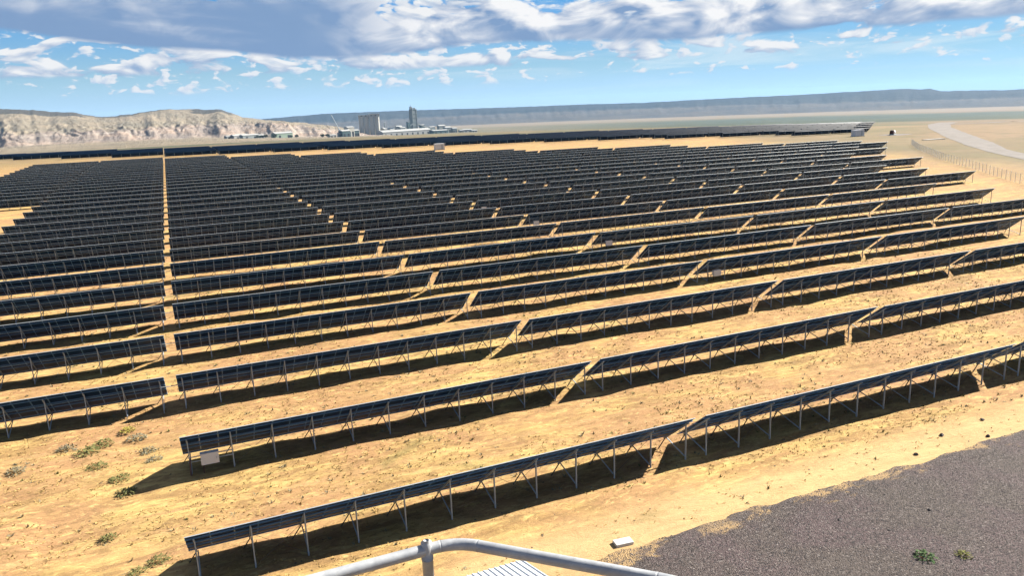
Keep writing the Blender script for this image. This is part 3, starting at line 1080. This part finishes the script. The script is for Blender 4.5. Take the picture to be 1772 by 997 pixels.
root = site('lift_tower', 705.5, PD + 60, 'slim dark shaft standing beside the tallest cement tower', 'tower')
mb = MB(); mb.box(-5.5, 5.5, -5.5, 5.5, -8, 46); mb.build('shaft', M_TEAL, root)
mb = MB(); mb.box(-6.2, 6.2, -6.2, 6.2, 46.01, 48); mb.build('roof', M_TOWER, root)
mb = MB(); mb.bar((5.5, 0, 30), (22, 0, 40), 3.0, 3.0); mb.build('conveyor', M_TOWER, root)


def hall(name, px, D, w, d, h, label, m, rise=6.0, cat='building', rz=0.0):
    root = site(name, px, D, label, cat)
    root.rotation_euler.z += rz
    mb = MB(); mb.box(-w / 2, w / 2, -d / 2, d / 2, -10, h); mb.build('wall', m, root)
    mb = MB()
    e = 1.0
    vs = [(sx * (w / 2 + e), y_, z_) for sx in (-1, 1) for y_, z_ in ((-d / 2 - e, h + 0.01), (0, h + rise), (d / 2 + e, h + 0.01))]
    mb.add(vs, [(0, 1, 4, 3), (1, 2, 5, 4), (0, 2, 1), (3, 4, 5), (0, 3, 5, 2)])
    mb.build('roof', M_CLAD, root)
    nd = max(2, int(w / 22))
    for i in range(nd):
        xx = -w / 2 + (i + 0.5) * w / nd
        mb = MB(); mb.box(xx - 3, xx + 3, -d / 2 - 0.3, -d / 2 - 0.01, -2, h * 0.55); mb.build('door', M_GLASSD, root)
    return root


hall('storage_hall', 698, PD - 60, 215, 36, 14, 'long low pale hall between the silos and the grey tower', M_CLAD, 7)
hall('packing_hall', 757, PD - 40, 66, 30, 11, 'dark low hall at the end of the long pale hall', M_TEAL, 3)
hall('mill_building', 592, 2270, 27, 20, 16, 'dark teal mill building just before the silos', M_TEAL, 4)
hall('crusher_building', 601, 2300, 22, 20, 26, 'pale blocky building behind the teal mill building', M_SILO, 3)
hall('office_building', 584, 2265, 12, 10, 10, 'small dark annex beside the teal mill building', M_TOWER, 2)
hall('workshop', 410, 2240, 48, 18, 7, 'pale workshop at the foot of the badland hills', M_CLAD, 4)
hall('long_shed', 427, 2215, 50, 16, 8, 'long dark-walled shed in front of the badland hills', M_TOWER, 3)
hall('green_shed', 483, 2250, 56, 20, 12, 'low pale green shed between the hills and the silos', flat('pale_green', (0.16, 0.21, 0.165), 0.7, 0, 0.1, 0.05), 4)
hall('kiln_house', 745, PD + 90, 24, 20, 24, 'small grey kiln house beyond the tallest tower', M_TOWER, 3)
hall('cooler_house', 772, PD + 60, 26, 20, 20, 'grey cooler house with trusses past the kiln house', M_TOWER, 4)
hall('fuel_store', 806, PD + 40, 40, 18, 9, 'small dark store standing apart on the plain', M_TOWER, 3)
hall('gate_house', 818, PD, 24, 14, 6, 'small white gate house at the edge of the cement works', M_CLAD, 2)
hall('clinker_store', 668, PD + 90, 44, 30, 24, 'pale clinker store directly behind the silos', M_SILO, 6)

hall('pump_house', 676, PD + 20, 18, 14, 22, 'narrow dark pump house rising behind the long pale hall', M_TEAL, 2)
hall('blending_house', 694, PD + 70, 22, 18, 26, 'dark blending house just short of the slim shaft', M_TOWER, 3)
hall('gypsum_store', 688, PD + 120, 26, 16, 30, 'pale gypsum store half hidden behind the long hall', M_SILO, 5)
hall('transfer_house', 729, PD + 60, 16, 16, 34, 'dark transfer house hugging the tallest tower', M_TEAL, 2)
hall('crane_shed', 762, PD + 110, 30, 16, 27, 'open grey crane shed beyond the dark low hall', M_TOWER, 4)
hall('water_works', 784, PD + 50, 20, 14, 16, 'small grey water works past the cooler house', M_TOWER, 3)
hall('scale_house', 796, PD + 20, 18, 12, 8, 'small pale scale house on the open plain', M_CLAD, 2)
hall('coal_mill', 612, 2330, 16, 14, 17, 'dark coal mill squeezed against the silos', M_TEAL, 3)
hall('sack_store', 570, 2240, 22, 12, 6, 'low pale sack store in front of the mill buildings', M_CLAD, 2)
hall('bunk_house', 445, 2235, 22, 12, 7, 'small white bunk house between the shed and the trees', M_CLAD, 3)
hall('tool_store', 392, 2230, 26, 12, 6, 'low dark tool store below the badland cliffs', M_TOWER, 2)
root = site('kiln_conveyor', 735, PD + 40, 'sloping conveyor gallery rising toward the tallest cement tower', 'conveyor')
mb = MB(); mb.bar((-38, 0, 40), (70, 10, 4), 4, 4); mb.build('gallery', M_TOWER, root)
for xx, hh in ((-15, 30), (15, 21), (42, 12)):
    mb = MB(); mb.bar((xx - 3, 4, -8), (xx, 4, hh), 1); mb.bar((xx + 3, 4, -8), (xx, 4, hh), 1); mb.build('trestle', M_TOWER, root)
root = site('exhaust_stack', 664, PD + 100, 'thin steel stack rising between the silos and the tower', 'chimney')
mb = MB(); mb.tube([(0, 0, -8), (0, 0, 50)], [2.6, 1.8], 12); mb.build('shaft', M_TOWER, root)
mb = MB(); mb.tube([(0, 0, 48), (0, 0, 50.5)], 2.4, 12); mb.build('rim', M_STEEL, root)
root = site('tower_crane', 580, 2280, 'thin lattice crane leaning over the mill buildings', 'crane')
mb = MB(); mb.bar((6, 0, -6), (6, 0, 24), 2.2); mb.build('mast', M_STEEL, root)
mb = MB(); mb.bar((6, 0, 22), (-16, 0, 62), 1.6); mb.build('jib', M_STEEL, root)

# tree rows at the works
M_LEAF = flat('dark_leaf', (0.022, 0.034, 0.018), 0.8, 0, 0.3, 0.3)
M_BARK = flat('bark', (0.10, 0.075, 0.05), 0.9, 0, 0.2, 1)
tree_px = [(441, 'dark tree beside the long shed wall'), (447, 'round tree between the long shed and the pale green shed'), (455, 'broad low tree standing apart near the green shed'),
           (470, 'dark tree at the near end of the green shed'), (498, 'bushy tree at the far end of the green shed'), (508, 'low tree past the green shed'),
           (553, 'lone dark tree short of the teal mill building'), (562, 'wide dark tree next to the teal mill building')]
for i, (px_, lb) in enumerate(tree_px):
    root = site('broadleaf_tree', px_, 2200 + 15 * (i % 3), lb, 'tree', 'trees at the cement works')
    hgt = 7 + (i * 37 % 4)
    mb = MB(); mb.tube([(0, 0, -3), (0.3, 0, hgt * 0.3), (0, 0.2, hgt * 0.6)], [0.6, 0.45, 0.2], 6); mb.build('trunk', M_BARK, root)
    mb = MB()
    rs = np.random.default_rng(100 + i)
    for q in range(420):
        u = rs.normal(size=3)
        u /= np.linalg.norm(u)
        u = u * rs.random() ** 0.4 * np.array([hgt * 0.75, hgt * 0.6, hgt * 0.42]) * (0.75 + 0.35 * rs.random()) + np.array([0, 0, hgt * 0.58])
        n_ = rs.normal(size=3)
        n_ /= np.linalg.norm(n_)
        a_ = np.cross(n_, [0.3, 0.5, 0.8])
        a_ /= np.linalg.norm(a_)
        b_ = np.cross(n_, a_)
        sz = 0.5 + 0.6 * rs.random()
        mb.add([u + a_ * sz, u + b_ * sz, u - a_ * sz, u - b_ * sz], [(0, 1, 2, 3)])
    mb.build('crown', M_LEAF, root)

# ------------------------------------------------------------------ the tower platform the picture is taken from
def m_galv(t):
    tc = t.n('ShaderNodeTexCoord')
    n1 = t.noise(tc.outputs['Object'], 18.0, 5, 0.65)
    n2 = t.noise(tc.outputs['Object'], 90.0, 3, 0.6)
    c = t.mix(t.ss(n1, 0.3, 0.7), (0.24, 0.25, 0.265), (0.34, 0.35, 0.36))
    c = t.mix(t.ss(n2, 0.62, 0.75) * 0.6, c, (0.15, 0.153, 0.158))
    t.principled(c, 0.42 + n1 * 0.25, 0.25, t.bump(n2, 0.12, 0.002), spec=0.4)


M_GALV = mat('galvanised_tube', m_galv)
RZ = CAM_H - 1.215
DECK = RZ - 1.10


def rounded(pts, rad=0.07, n=6):
    out = [Vector(pts[0])]
    for i in range(1, len(pts) - 1):
        a, b, c = Vector(pts[i - 1]), Vector(pts[i]), Vector(pts[i + 1])
        p = b + (a - b).normalized() * rad
        q = b + (c - b).normalized() * rad
        for k in range(n + 1):
            s = k / n
            out.append(p * (1 - s) ** 2 + b * 2 * s * (1 - s) + q * s ** 2)
    out.append(Vector(pts[-1]))
    return out


rail = tag(empty('platform_railing', (0.5, 1.9, DECK)), 'grey galvanised tube railing bending around the platform corner', 'railing')
OFF = Vector((0.5, 1.9, DECK))


def rl(z, x_end=-1.6):
    return [Vector((x_end, 1.905, z)) - OFF, Vector((0.615, 1.905, z)) - OFF, Vector((1.075, 1.445, z)) - OFF, Vector((1.30, 0.98, z)) - OFF, Vector((1.30, -1.3, z)) - OFF]


mb = MB(); mb.tube(rounded(rl(RZ)), 0.0168, 20); mb.build('top_rail', M_GALV, rail, smooth=True)
mb = MB(); mb.tube(rounded(rl(RZ - 0.52)), 0.017, 14); mb.build('mid_rail', M_GALV, rail, smooth=True)
for (px_, py_) in ((-1.5, 1.905), (-0.5, 1.905), (0.528, 1.905), (1.30, 0.4), (1.30, -0.6)):
    mb = MB()
    p = Vector((px_, py_, 0)) - Vector((OFF.x, OFF.y, 0))
    mb.tube([p + Vector((0, 0, -0.10)), p + Vector((0, 0, 1.085))], 0.0158, 16)
    post = mb.build('post', M_GALV, rail, smooth=True)
    mb = MB()
    mb.tube([p + Vector((0, 0, 1.07)), p + Vector((0, 0, 1.100)), p + Vector((0, 0, 1.124)), p + Vector((0, 0, 1.130))], [0.0170, 0.0180, 0.0155, 0.008], 16)
    mb.build('clamp', M_GALV, post, smooth=True)
for t_ in (0.56, 0.665, 1.02, 1.12):           # weld beads at the bends and splices
    pts = rounded(rl(RZ))
    best = min(range(1, len(pts) - 1), key=lambda i: abs(pts[i].x + OFF.x - t_))
    c0, d0 = pts[best], (pts[best + 1] - pts[best - 1]).normalized()
    mb = MB(); mb.tube([c0 - d0 * 0.004, c0, c0 + d0 * 0.004], [0.0166, 0.0178, 0.0166], 18); mb.build('weld', M_GALV, rail, smooth=True)
mb = MB()
for a, b in zip(rl(DECK + 0.07)[:-1], rl(DECK + 0.07)[1:]):
    mb.bar(a, b, 0.006, 0.12)
mb.build('toe_board', M_GALV, rail)

tower = tag(empty('lookout_platform', (0, 0, 0)), 'steel lookout platform carrying the grey tube railing', 'platform')
mb = MB()
for i in range(62):
    y_ = -1.3 + i * 0.052
    x1 = 1.28 if y_ < 0.98 else (1.28 - (y_ - 0.98) * 0.5 if y_ < 1.445 else 1.06 - (y_ - 1.445))
    mb.bar((-1.6, y_, DECK - 0.02), (x1, y_, DECK - 0.02), 0.006, 0.03)
for i in range(14):
    x_ = -1.55 + i * 0.2
    y1 = 1.88 if x_ < 0.6 else (1.88 - (x_ - 0.6) if x_ < 1.06 else 1.42 - (x_ - 1.06) * 2)
    mb.bar((x_, -1.3, DECK - 0.015), (x_, y1, DECK - 0.015), 0.008, 0.012)
tag(mb.build('grating', M_GALV, tower), kind='stuff')
for a, b in (((-1.6, 1.86), (0.6, 1.86)), ((0.6, 1.86), (1.06, 1.40)), ((1.06, 1.40), (1.26, 0.98)), ((1.26, 0.98), (1.26, -1.3)), ((1.26, -1.3), (-1.6, -1.3)), ((-1.6, -1.3), (-1.6, 1.86))):
    mb = MB(); mb.bar((*a, DECK - 0.12), (*b, DECK - 0.12), 0.06, 0.16); mb.build('edge_beam', M_GALV, tower)
for sx, sy in ((-1.5, -1.2), (1.1, -1.2), (-1.5, 0.9), (1.1, 0.9)):
    mb = MB(); mb.box(sx - 0.08, sx + 0.08, sy - 0.08, sy + 0.08, -0.5, DECK - 0.2); mb.build('leg', M_GALV, tower)
for lv in range(5):
    za, zb = lv * 3.3 + 0.2, (lv + 1) * 3.3 + 0.2
    for p, q in (((-1.5, -1.2), (1.1, -1.2)), ((1.1, -1.2), (1.1, 0.9)), ((1.1, 0.9), (-1.5, 0.9)), ((-1.5, 0.9), (-1.5, -1.2))):
        mb = MB(); mb.bar((*p, za), (*q, zb), 0.05); mb.bar((*p, zb), (*q, zb), 0.06); mb.build('cross_member', M_GALV, tower)

# small shed with a ribbed white roof below the platform
shed = tag(empty('shed', (9.0, 20.4, 0)), 'small shed with white ribbed metal roof below the railing', 'shed')
RO = Vector((9.0, 20.4, 0))
rx0, rx1 = 4.6, 10.37
ye, ze, yr, zr = 23.91, 2.60, 20.9, 3.43
M_ROOF = flat('white_roof_sheet', (0.50, 0.52, 0.54), 0.4, 0.0, 0.05, 1.0)
M_WALLS = flat('shed_wall', (0.36, 0.37, 0.37), 0.6, 0, 0.08, 1.0)
mb = MB()
xsr, zsr = [], []
xx = rx0
while xx < rx1 - 0.05:
    xsr += [xx, xx + 0.13, xx + 0.155, xx + 0.195, xx + 0.22]
    zsr += [0, 0, 0.035, 0.035, 0]
    xx += 0.22
xsr, zsr = np.minimum(np.array(xsr), rx1), np.array(zsr)
for sgn in (1, -1):
    ya, yb = (ye, yr) if sgn > 0 else (2 * yr - ye, yr)
    vs = [Vector((a, yy, zz + b)) - RO for yy, zz in ((ya, ze), (yb, zr)) for a, b in zip(xsr, zsr)]
    vs += [v - Vector((0, 0, 0.02)) for v in vs]
    n = len(xsr)
    fs = [(i, i + 1, n + i + 1, n + i) for i in range(n - 1)] + [(2 * n + i, 3 * n + i, 3 * n + i + 1, 2 * n + i + 1) for i in range(n - 1)]
    fs += [(i, 2 * n + i, 2 * n + i + 1, i + 1) for i in range(n - 1)]
    mb.add(vs, fs)
mb.build('roof', M_ROOF, shed)
mb = MB()
mb.box(rx0 + 0.15 - RO.x, rx1 - 0.15 - RO.x, 2 * yr - ye + 0.25 - RO.y, ye - 0.25 - RO.y, -0.3, ze - 0.03)
mb.build('wall', M_WALLS, shed)
mb = MB(); mb.box(-0.2, 0.8, ye - 0.248 - RO.y, ye - 0.21 - RO.y, 0.05, 2.1); mb.build('door', M_STEEL, shed)
mb = MB(); mb.bar((rx0 - RO.x, yr - RO.y, zr + 0.05), (rx1 - RO.x, yr - RO.y, zr + 0.05), 0.30, 0.03); mb.build('ridge_cap', M_ROOF, shed)

cabn = tag(empty('equipment_cabinet', (13.2, 21.6, 0)), 'white equipment cabinet on the gravel beside the shed', 'cabinet')
mb = MB(); mb.box(-0.72, 0.72, -0.55, 0.62, 0.1, 1.92); mb.build('body', M_WHITE, cabn)
mb = MB(); mb.box(-0.78, 0.78, -0.60, 0.67, 1.922, 2.0); mb.build('roof', M_ROOF, cabn)
mb = MB(); mb.box(-0.95, -0.78, 0.1, 0.5, 0.3, 2.02); mb.build('vent_box', M_STEEL, cabn)
mb = MB(); mb.box(-0.85, 0.85, -0.7, 0.75, -0.3, 0.098); mb.build('plinth', M_CONC, cabn)

mb = MB()
mb.box(-0.42, 0.42, -0.24, 0.24, -0.12, 0.14)
o = mb.build('concrete_block', flat('pale_block', (0.42, 0.405, 0.375), 0.8, 0, 0.12, 4.0), None, loc=(16.5, 26.75, gz(16.5, 26.75)))
bm = bmesh.new(); bm.from_mesh(o.data)
bmesh.ops.bevel(bm, geom=list(bm.edges), offset=0.025, segments=2, affect='EDGES', profile=0.6)
bm.to_mesh(o.data); bm.free()
o.rotation_euler.z = -0.12
tag(o, 'pale concrete block lying at the edge of the dark gravel', 'block')


# ------------------------------------------------------------------ vegetation and stones
def m_blade(name, a, b):
    def f(t):
        geo = t.n('ShaderNodeNewGeometry')
        nz = t.noise(geo.outputs['Position'], 0.9, 3, 0.6)
        rp = V(t, geo.outputs['Random Per Island'])
        c = t.mix(t.clamp(nz * 0.6 + rp * 0.5), a, b)
        t.principled(c, 0.85, 0, spec=0.1)
    return mat(name, f)


M_STRAW = m_blade('straw', (0.22, 0.14, 0.052), (0.38, 0.26, 0.10))
M_GREEN = m_blade('green_weed', (0.075, 0.080, 0.030), (0.150, 0.145, 0.052))
M_SAGE = m_blade('grey_weed', (0.115, 0.105, 0.068), (0.20, 0.18, 0.115))
M_CLOD = flat('dark_clod', (0.095, 0.066, 0.04), 0.9, 0, 0.4, 2.0)


def scatter_pts(n, seed, x0, x1, y0, y1):
    rs = np.random.default_rng(seed)
    # more of them close to the camera
    u = rs.random(n)
    y = y0 + (y1 - y0) * u ** 1.7
    x = x0 + (x1 - x0) * rs.random(n)
    keep = ~((x > 13.8) & (y < 26.9))
    trk = (y > 25.5) & (y < 29.5) & (x > 6)
    keep &= ~(trk & (rs.random(n) < 0.85))
    d = (x * cam_f.x + y * cam_f.y) - CAM_H * cam_f.z
    px = 886 + 1335 * (x * cam_r.x + y * cam_r.y - CAM_H * cam_r.z) / d
    keep &= (px > -60) & (px < 1830)
    return x[keep], y[keep], rs


def blades(name, n, seed, m, h0, h1, spread, nb, clump_seed=None, clump=0.0, area=(-30, 90, 22, 120)):
    x, y, rs = scatter_pts(n, seed, *area)
    if clump_seed is not None:
        c = fbm(x / 5.0, y / 3.0, clump_seed, 3)
        k = c > clump
        x, y = x[k], y[k]
    z = ground_z(x, y) - 0.01
    N = len(x)
    # nb narrow triangles per tuft
    ang = rs.random((N, nb)) * 2 * np.pi
    rad = spread * rs.random((N, nb)) ** 0.7 * (0.5 + rs.random((N, 1)))
    hh = (h0 + (h1 - h0) * rs.random((N, nb))) * (0.6 + 0.8 * rs.random((N, 1)))
    wd = 0.012 + 0.016 * rs.random((N, nb)) + 0.0004 * y[:, None]
    bx = x[:, None] + rad * 0.35 * np.cos(ang)
    by = y[:, None] + rad * 0.35 * np.sin(ang)
    tx = x[:, None] + rad * 1.3 * np.cos(ang)
    ty = y[:, None] + rad * 1.3 * np.sin(ang)
    ca, sa = -np.sin(ang) * wd, np.cos(ang) * wd
    zz = np.repeat(z[:, None], nb, 1)
    tri = np.stack([np.stack([bx - ca, by - sa, zz], -1), np.stack([bx + ca, by + sa, zz], -1), np.stack([tx, ty, zz + hh], -1)], 2).reshape(-1, 3)
    M = N * nb
    me = bpy.data.meshes.new(name)
    me.vertices.add(M * 3)
    me.vertices.foreach_set('co', tri.ravel())
    me.loops.add(M * 3)
    me.loops.foreach_set('vertex_index', np.arange(M * 3, dtype=np.int32))
    me.polygons.add(M)
    me.polygons.foreach_set('loop_start', np.arange(0, M * 3, 3, dtype=np.int32))
    me.polygons.foreach_set('loop_total', np.full(M, 3, dtype=np.int32))
    me.materials.append(m)
    me.update(calc_edges=True)
    return tag(link(name, me), kind='stuff')


tag(blades('dry_grass', 65000, 1, M_STRAW, 0.025, 0.085, 0.17, 5, 221, 0.44), 'short straw coloured dry grass over the sandy soil', 'grass')
tag(blades('green_weeds', 2600, 2, M_GREEN, 0.05, 0.16, 0.16, 9, 201, 0.54), 'scattered low green weeds between the solar rows', 'weeds')
tag(blades('grey_weeds', 3800, 4, M_SAGE, 0.05, 0.16, 0.18, 8, 211, 0.50), 'scattered dry grey weeds between the solar rows', 'weeds')


def rock_mesh(seed, sx=1.0, sy=0.8, sz=0.6):
    rs = np.random.default_rng(seed)
    bm = bmesh.new()
    bmesh.ops.create_icosphere(bm, subdivisions=2, radius=1.0)
    ph = rs.random(6) * 6
    for v in bm.verts:
        p = v.co
        k = 1 + 0.22 * math.sin(p.x * 3 + ph[0]) * math.sin(p.y * 3 + ph[1]) + 0.18 * math.sin(p.z * 4 + ph[2]) + 0.08 * rs.normal()
        v.co = Vector((p.x * sx, p.y * sy, p.z * sz)) * k
    me = bpy.data.meshes.new('rock')
    bm.to_mesh(me)
    bm.free()
    return me


# loose clods and pebbles, one mass each
def clods(name, n, seed, m, r0, r1, area, on_pad):
    rs = np.random.default_rng(seed)
    x = area[0] + (area[1] - area[0]) * rs.random(n)
    y = area[2] + (area[3] - area[2]) * rs.random(n) ** (1.0 if on_pad else 1.6)
    if on_pad:
        k = y < np.interp(x, 14.6 + gx, far_edge) - 0.05
    else:
        k = ~((x > 14.2) & (y < 26.5))
    d = (x * cam_f.x + y * cam_f.y) - CAM_H * cam_f.z
    px = 886 + 1335 * (x * cam_r.x + y * cam_r.y - CAM_H * cam_r.z) / d
    k &= (px > -40) & (px < 1812)
    x, y = x[k], y[k]
    z = ground_z(x, y) + (0.05 if on_pad else 0.0)
    N = len(x)
    base = np.array([(1, 0, 0), (0, 1, 0), (-1, 0, 0), (0, -1, 0), (0, 0, 1)], float)
    jit = 1 + 0.5 * (rs.random((N, 5, 1)) - 0.5)
    rr = r0 + (r1 - r0) * rs.random(N) ** 2.5
    a = rs.random(N) * 6.28
    P = base[None] * jit * rr[:, None, None]
    P[..., 2] *= 0.75
    Q = np.empty_like(P)
    Q[..., 0] = P[..., 0] * np.cos(a)[:, None] - P[..., 1] * np.sin(a)[:, None] + x[:, None]
    Q[..., 1] = P[..., 0] * np.sin(a)[:, None] + P[..., 1] * np.cos(a)[:, None] + y[:, None]
    Q[..., 2] = P[..., 2] + z[:, None] - rr[:, None] * 0.15
    f = np.array([(0, 1, 4), (1, 2, 4), (2, 3, 4), (3, 0, 4)])
    F = (f[None] + (np.arange(N) * 5)[:, None, None]).reshape(-1)
    me = bpy.data.meshes.new(name)
    me.vertices.add(N * 5)
    me.vertices.foreach_set('co', Q.ravel())
    me.loops.add(N * 12)
    me.loops.foreach_set('vertex_index', F.astype(np.int32))
    me.polygons.add(N * 4)
    me.polygons.foreach_set('loop_start', np.arange(0, N * 12, 3, dtype=np.int32))
    me.polygons.foreach_set('loop_total', np.full(N * 4, 3, dtype=np.int32))
    me.materials.append(m)
    me.update(calc_edges=True)
    return tag(link(name, me), kind='stuff')


def m_pebble(t):
    geo = t.n('ShaderNodeNewGeometry')
    rp = V(t, geo.outputs['Random Per Island'])
    c = t.mix(t.ss(rp, 0, 0.6), (0.024, 0.021, 0.020), (0.062, 0.050, 0.048))
    c = t.mix(t.ss(rp, 0.86, 1.0), c, (0.17, 0.15, 0.14))
    t.principled(c, 0.85, 0, spec=0.2)


tag(clods('gravel', 42000, 5, mat('pebble', m_pebble), 0.018, 0.065, (14.8, 52, 15.5, 26.9), True), 'loose dark gravel pebbles covering the pad', 'gravel')
tag(clods('soil_clods', 1500, 6, M_CLOD, 0.025, 0.10, (-30, 80, 22, 90), False), 'small dark clods scattered over the sandy soil', 'clods')

M_ROCK = flat('dark_rock', (0.04, 0.034, 0.033), 0.85, 0, 0.35, 6.0)
for i, (x, y, s, lb) in enumerate([
        (26.4, 23.8, 0.16, 'small dark stone on the gravel, nearest the pale block'),
        (30.7, 22.5, 0.17, 'dark stone with pale face in the middle of the gravel'),
        (27.6, 22.1, 0.13, 'dark stone on the gravel above the green weed'),
        (30.1, 24.5, 0.11, 'little dark stone just inside the gravel edge'),
        (35.2, 26.9, 0.17, 'dark stone on the sand beside the gravel edge'),
        (38.5, 27.9, 0.20, 'dark lump on the sand below the first solar row'),
        (42.5, 28.3, 0.17, 'dark lump on the sand farthest along the gravel edge'),
        (40.6, 26.6, 0.18, 'dark stone resting on the wavy gravel edge')]):
    me = rock_mesh(300 + i)
    me.materials.append(M_ROCK)
    o = link('rock', me, None, (x, y, gz(x, y) + s * 0.3))
    o.scale = (s * 0.7, s * 0.7, s * 0.7)
    o.rotation_euler.z = i * 1.3
    tag(o, lb.replace('nearest', 'closer to').replace('farthest', 'far'), 'rock', 'loose dark stones')


def weed(x, y, s, seed, m, label, n=150, flat_=0.45):
    rs = np.random.default_rng(seed)
    root = tag(empty('weed_plant', (x, y, gz(x, y))), label, 'plant', 'larger weeds')
    mb = MB()
    for q in range(n):
        a = rs.random() * 6.283
        rr = s * rs.random() ** 0.6
        h = s * flat_ * (1.1 - rr / s * 0.6) * (0.3 + rs.random())
        p = Vector((rr * math.cos(a), rr * math.sin(a), h))
        d1 = Vector((math.cos(a + rs.normal() * 0.5), math.sin(a + rs.normal() * 0.5), rs.normal() * 0.4)).normalized()
        d2 = d1.cross(Vector((rs.normal() * 0.4, rs.normal() * 0.4, 1))).normalized()
        L = s * (0.10 + 0.12 * rs.random())
        mb.add([p - d1 * L, p + d2 * L * 0.35, p + d1 * L, p - d2 * L * 0.35], [(0, 1, 2, 3)])
    mb.build('leaves', m, root)
    mb = MB()
    for q in range(8):
        a = q * 0.785 + rs.random() * 0.4
        mb.tube([(0, 0, -0.03), (0.4 * s * math.cos(a), 0.4 * s * math.sin(a), s * flat_ * 0.4), (0.75 * s * math.cos(a), 0.75 * s * math.sin(a), s * flat_ * 0.55)], [0.012, 0.009, 0.004], 4)
    mb.build('stem', M_STRAW, root)


weed(-6.7, 49.8, 0.75, 1, M_GREEN, 'spreading green weed patch before the third solar row')
weed(-5.9, 50.9, 0.65, 2, M_GREEN, 'green weed beside the spreading patch, closer to the aisle')
weed(-7.9, 51.2, 0.6, 3, M_SAGE, 'grey dry weed next to the spreading green patch')
weed(-6.0, 47.3, 0.6, 4, M_GREEN, 'narrow green weed below the spreading patch')
weed(-4.7, 44.7, 0.55, 5, M_GREEN, 'olive weed just above the long shadow tip')
weed(-4.35, 43.0, 0.55, 6, M_GREEN, 'green weed on the edge of the second row shadow tip')
weed(-2.7, 35.0, 0.5, 7, M_GREEN, 'dark green weed by the end of the first solar row')
weed(-3.5, 34.4, 0.4, 8, M_GREEN, 'small green weed outside the first row shadow')
weed(-4.9, 38.3, 0.4, 9, M_GREEN, 'small dark weed alone on open soil between first and second rows')
weed(-4.0, 50.8, 0.6, 10, M_SAGE, 'grey brushy weed at the head of the drain line')
weed(-3.4, 48.6, 0.5, 12, M_SAGE, 'grey brushy weed midway along the drain line')
weed(-3.0, 46.8, 0.5, 13, M_SAGE, 'grey brushy weed at the foot of the drain line')
weed(-10.2, 48.8, 0.55, 14, M_SAGE, 'pale grey weed near the frame edge on open soil')
weed(-4.6, 52.3, 0.5, 15, m_blade('yellow_weed', (0.17, 0.15, 0.03), (0.26, 0.22, 0.05)), 'yellow flowering weed uphill of the green patch')
weed(27.2, 19.9, 0.48, 16, m_blade('bright_weed', (0.028, 0.065, 0.024), (0.07, 0.115, 0.04)), 'bright green weed growing on the dark gravel')
weed(28.7, 19.3, 0.36, 17, m_blade('lime_weed', (0.09, 0.10, 0.025), (0.15, 0.145, 0.04)), 'small yellow green weed on the dark gravel')

# ------------------------------------------------------------------ air
mb = MB()
mb.box(-9500, 11500, -400, 11500, -260, 140)
hz = mb.build('haze', [])


def m_haze(t):
    nd = t.n('ShaderNodeVolumePrincipled')
    nd.inputs['Color'].default_value = (0.38, 0.66, 1.0, 1)
    nd.inputs['Density'].default_value = HAZE
    nd.inputs['Anisotropy'].default_value = 0.1
    o = t.n('ShaderNodeOutputMaterial')
    t.t.links.new(nd.outputs[0], o.inputs['Volume'])


HAZE = 2.4e-5
hz.data.materials.append(mat('air', m_haze))
tag(hz, kind='stuff')
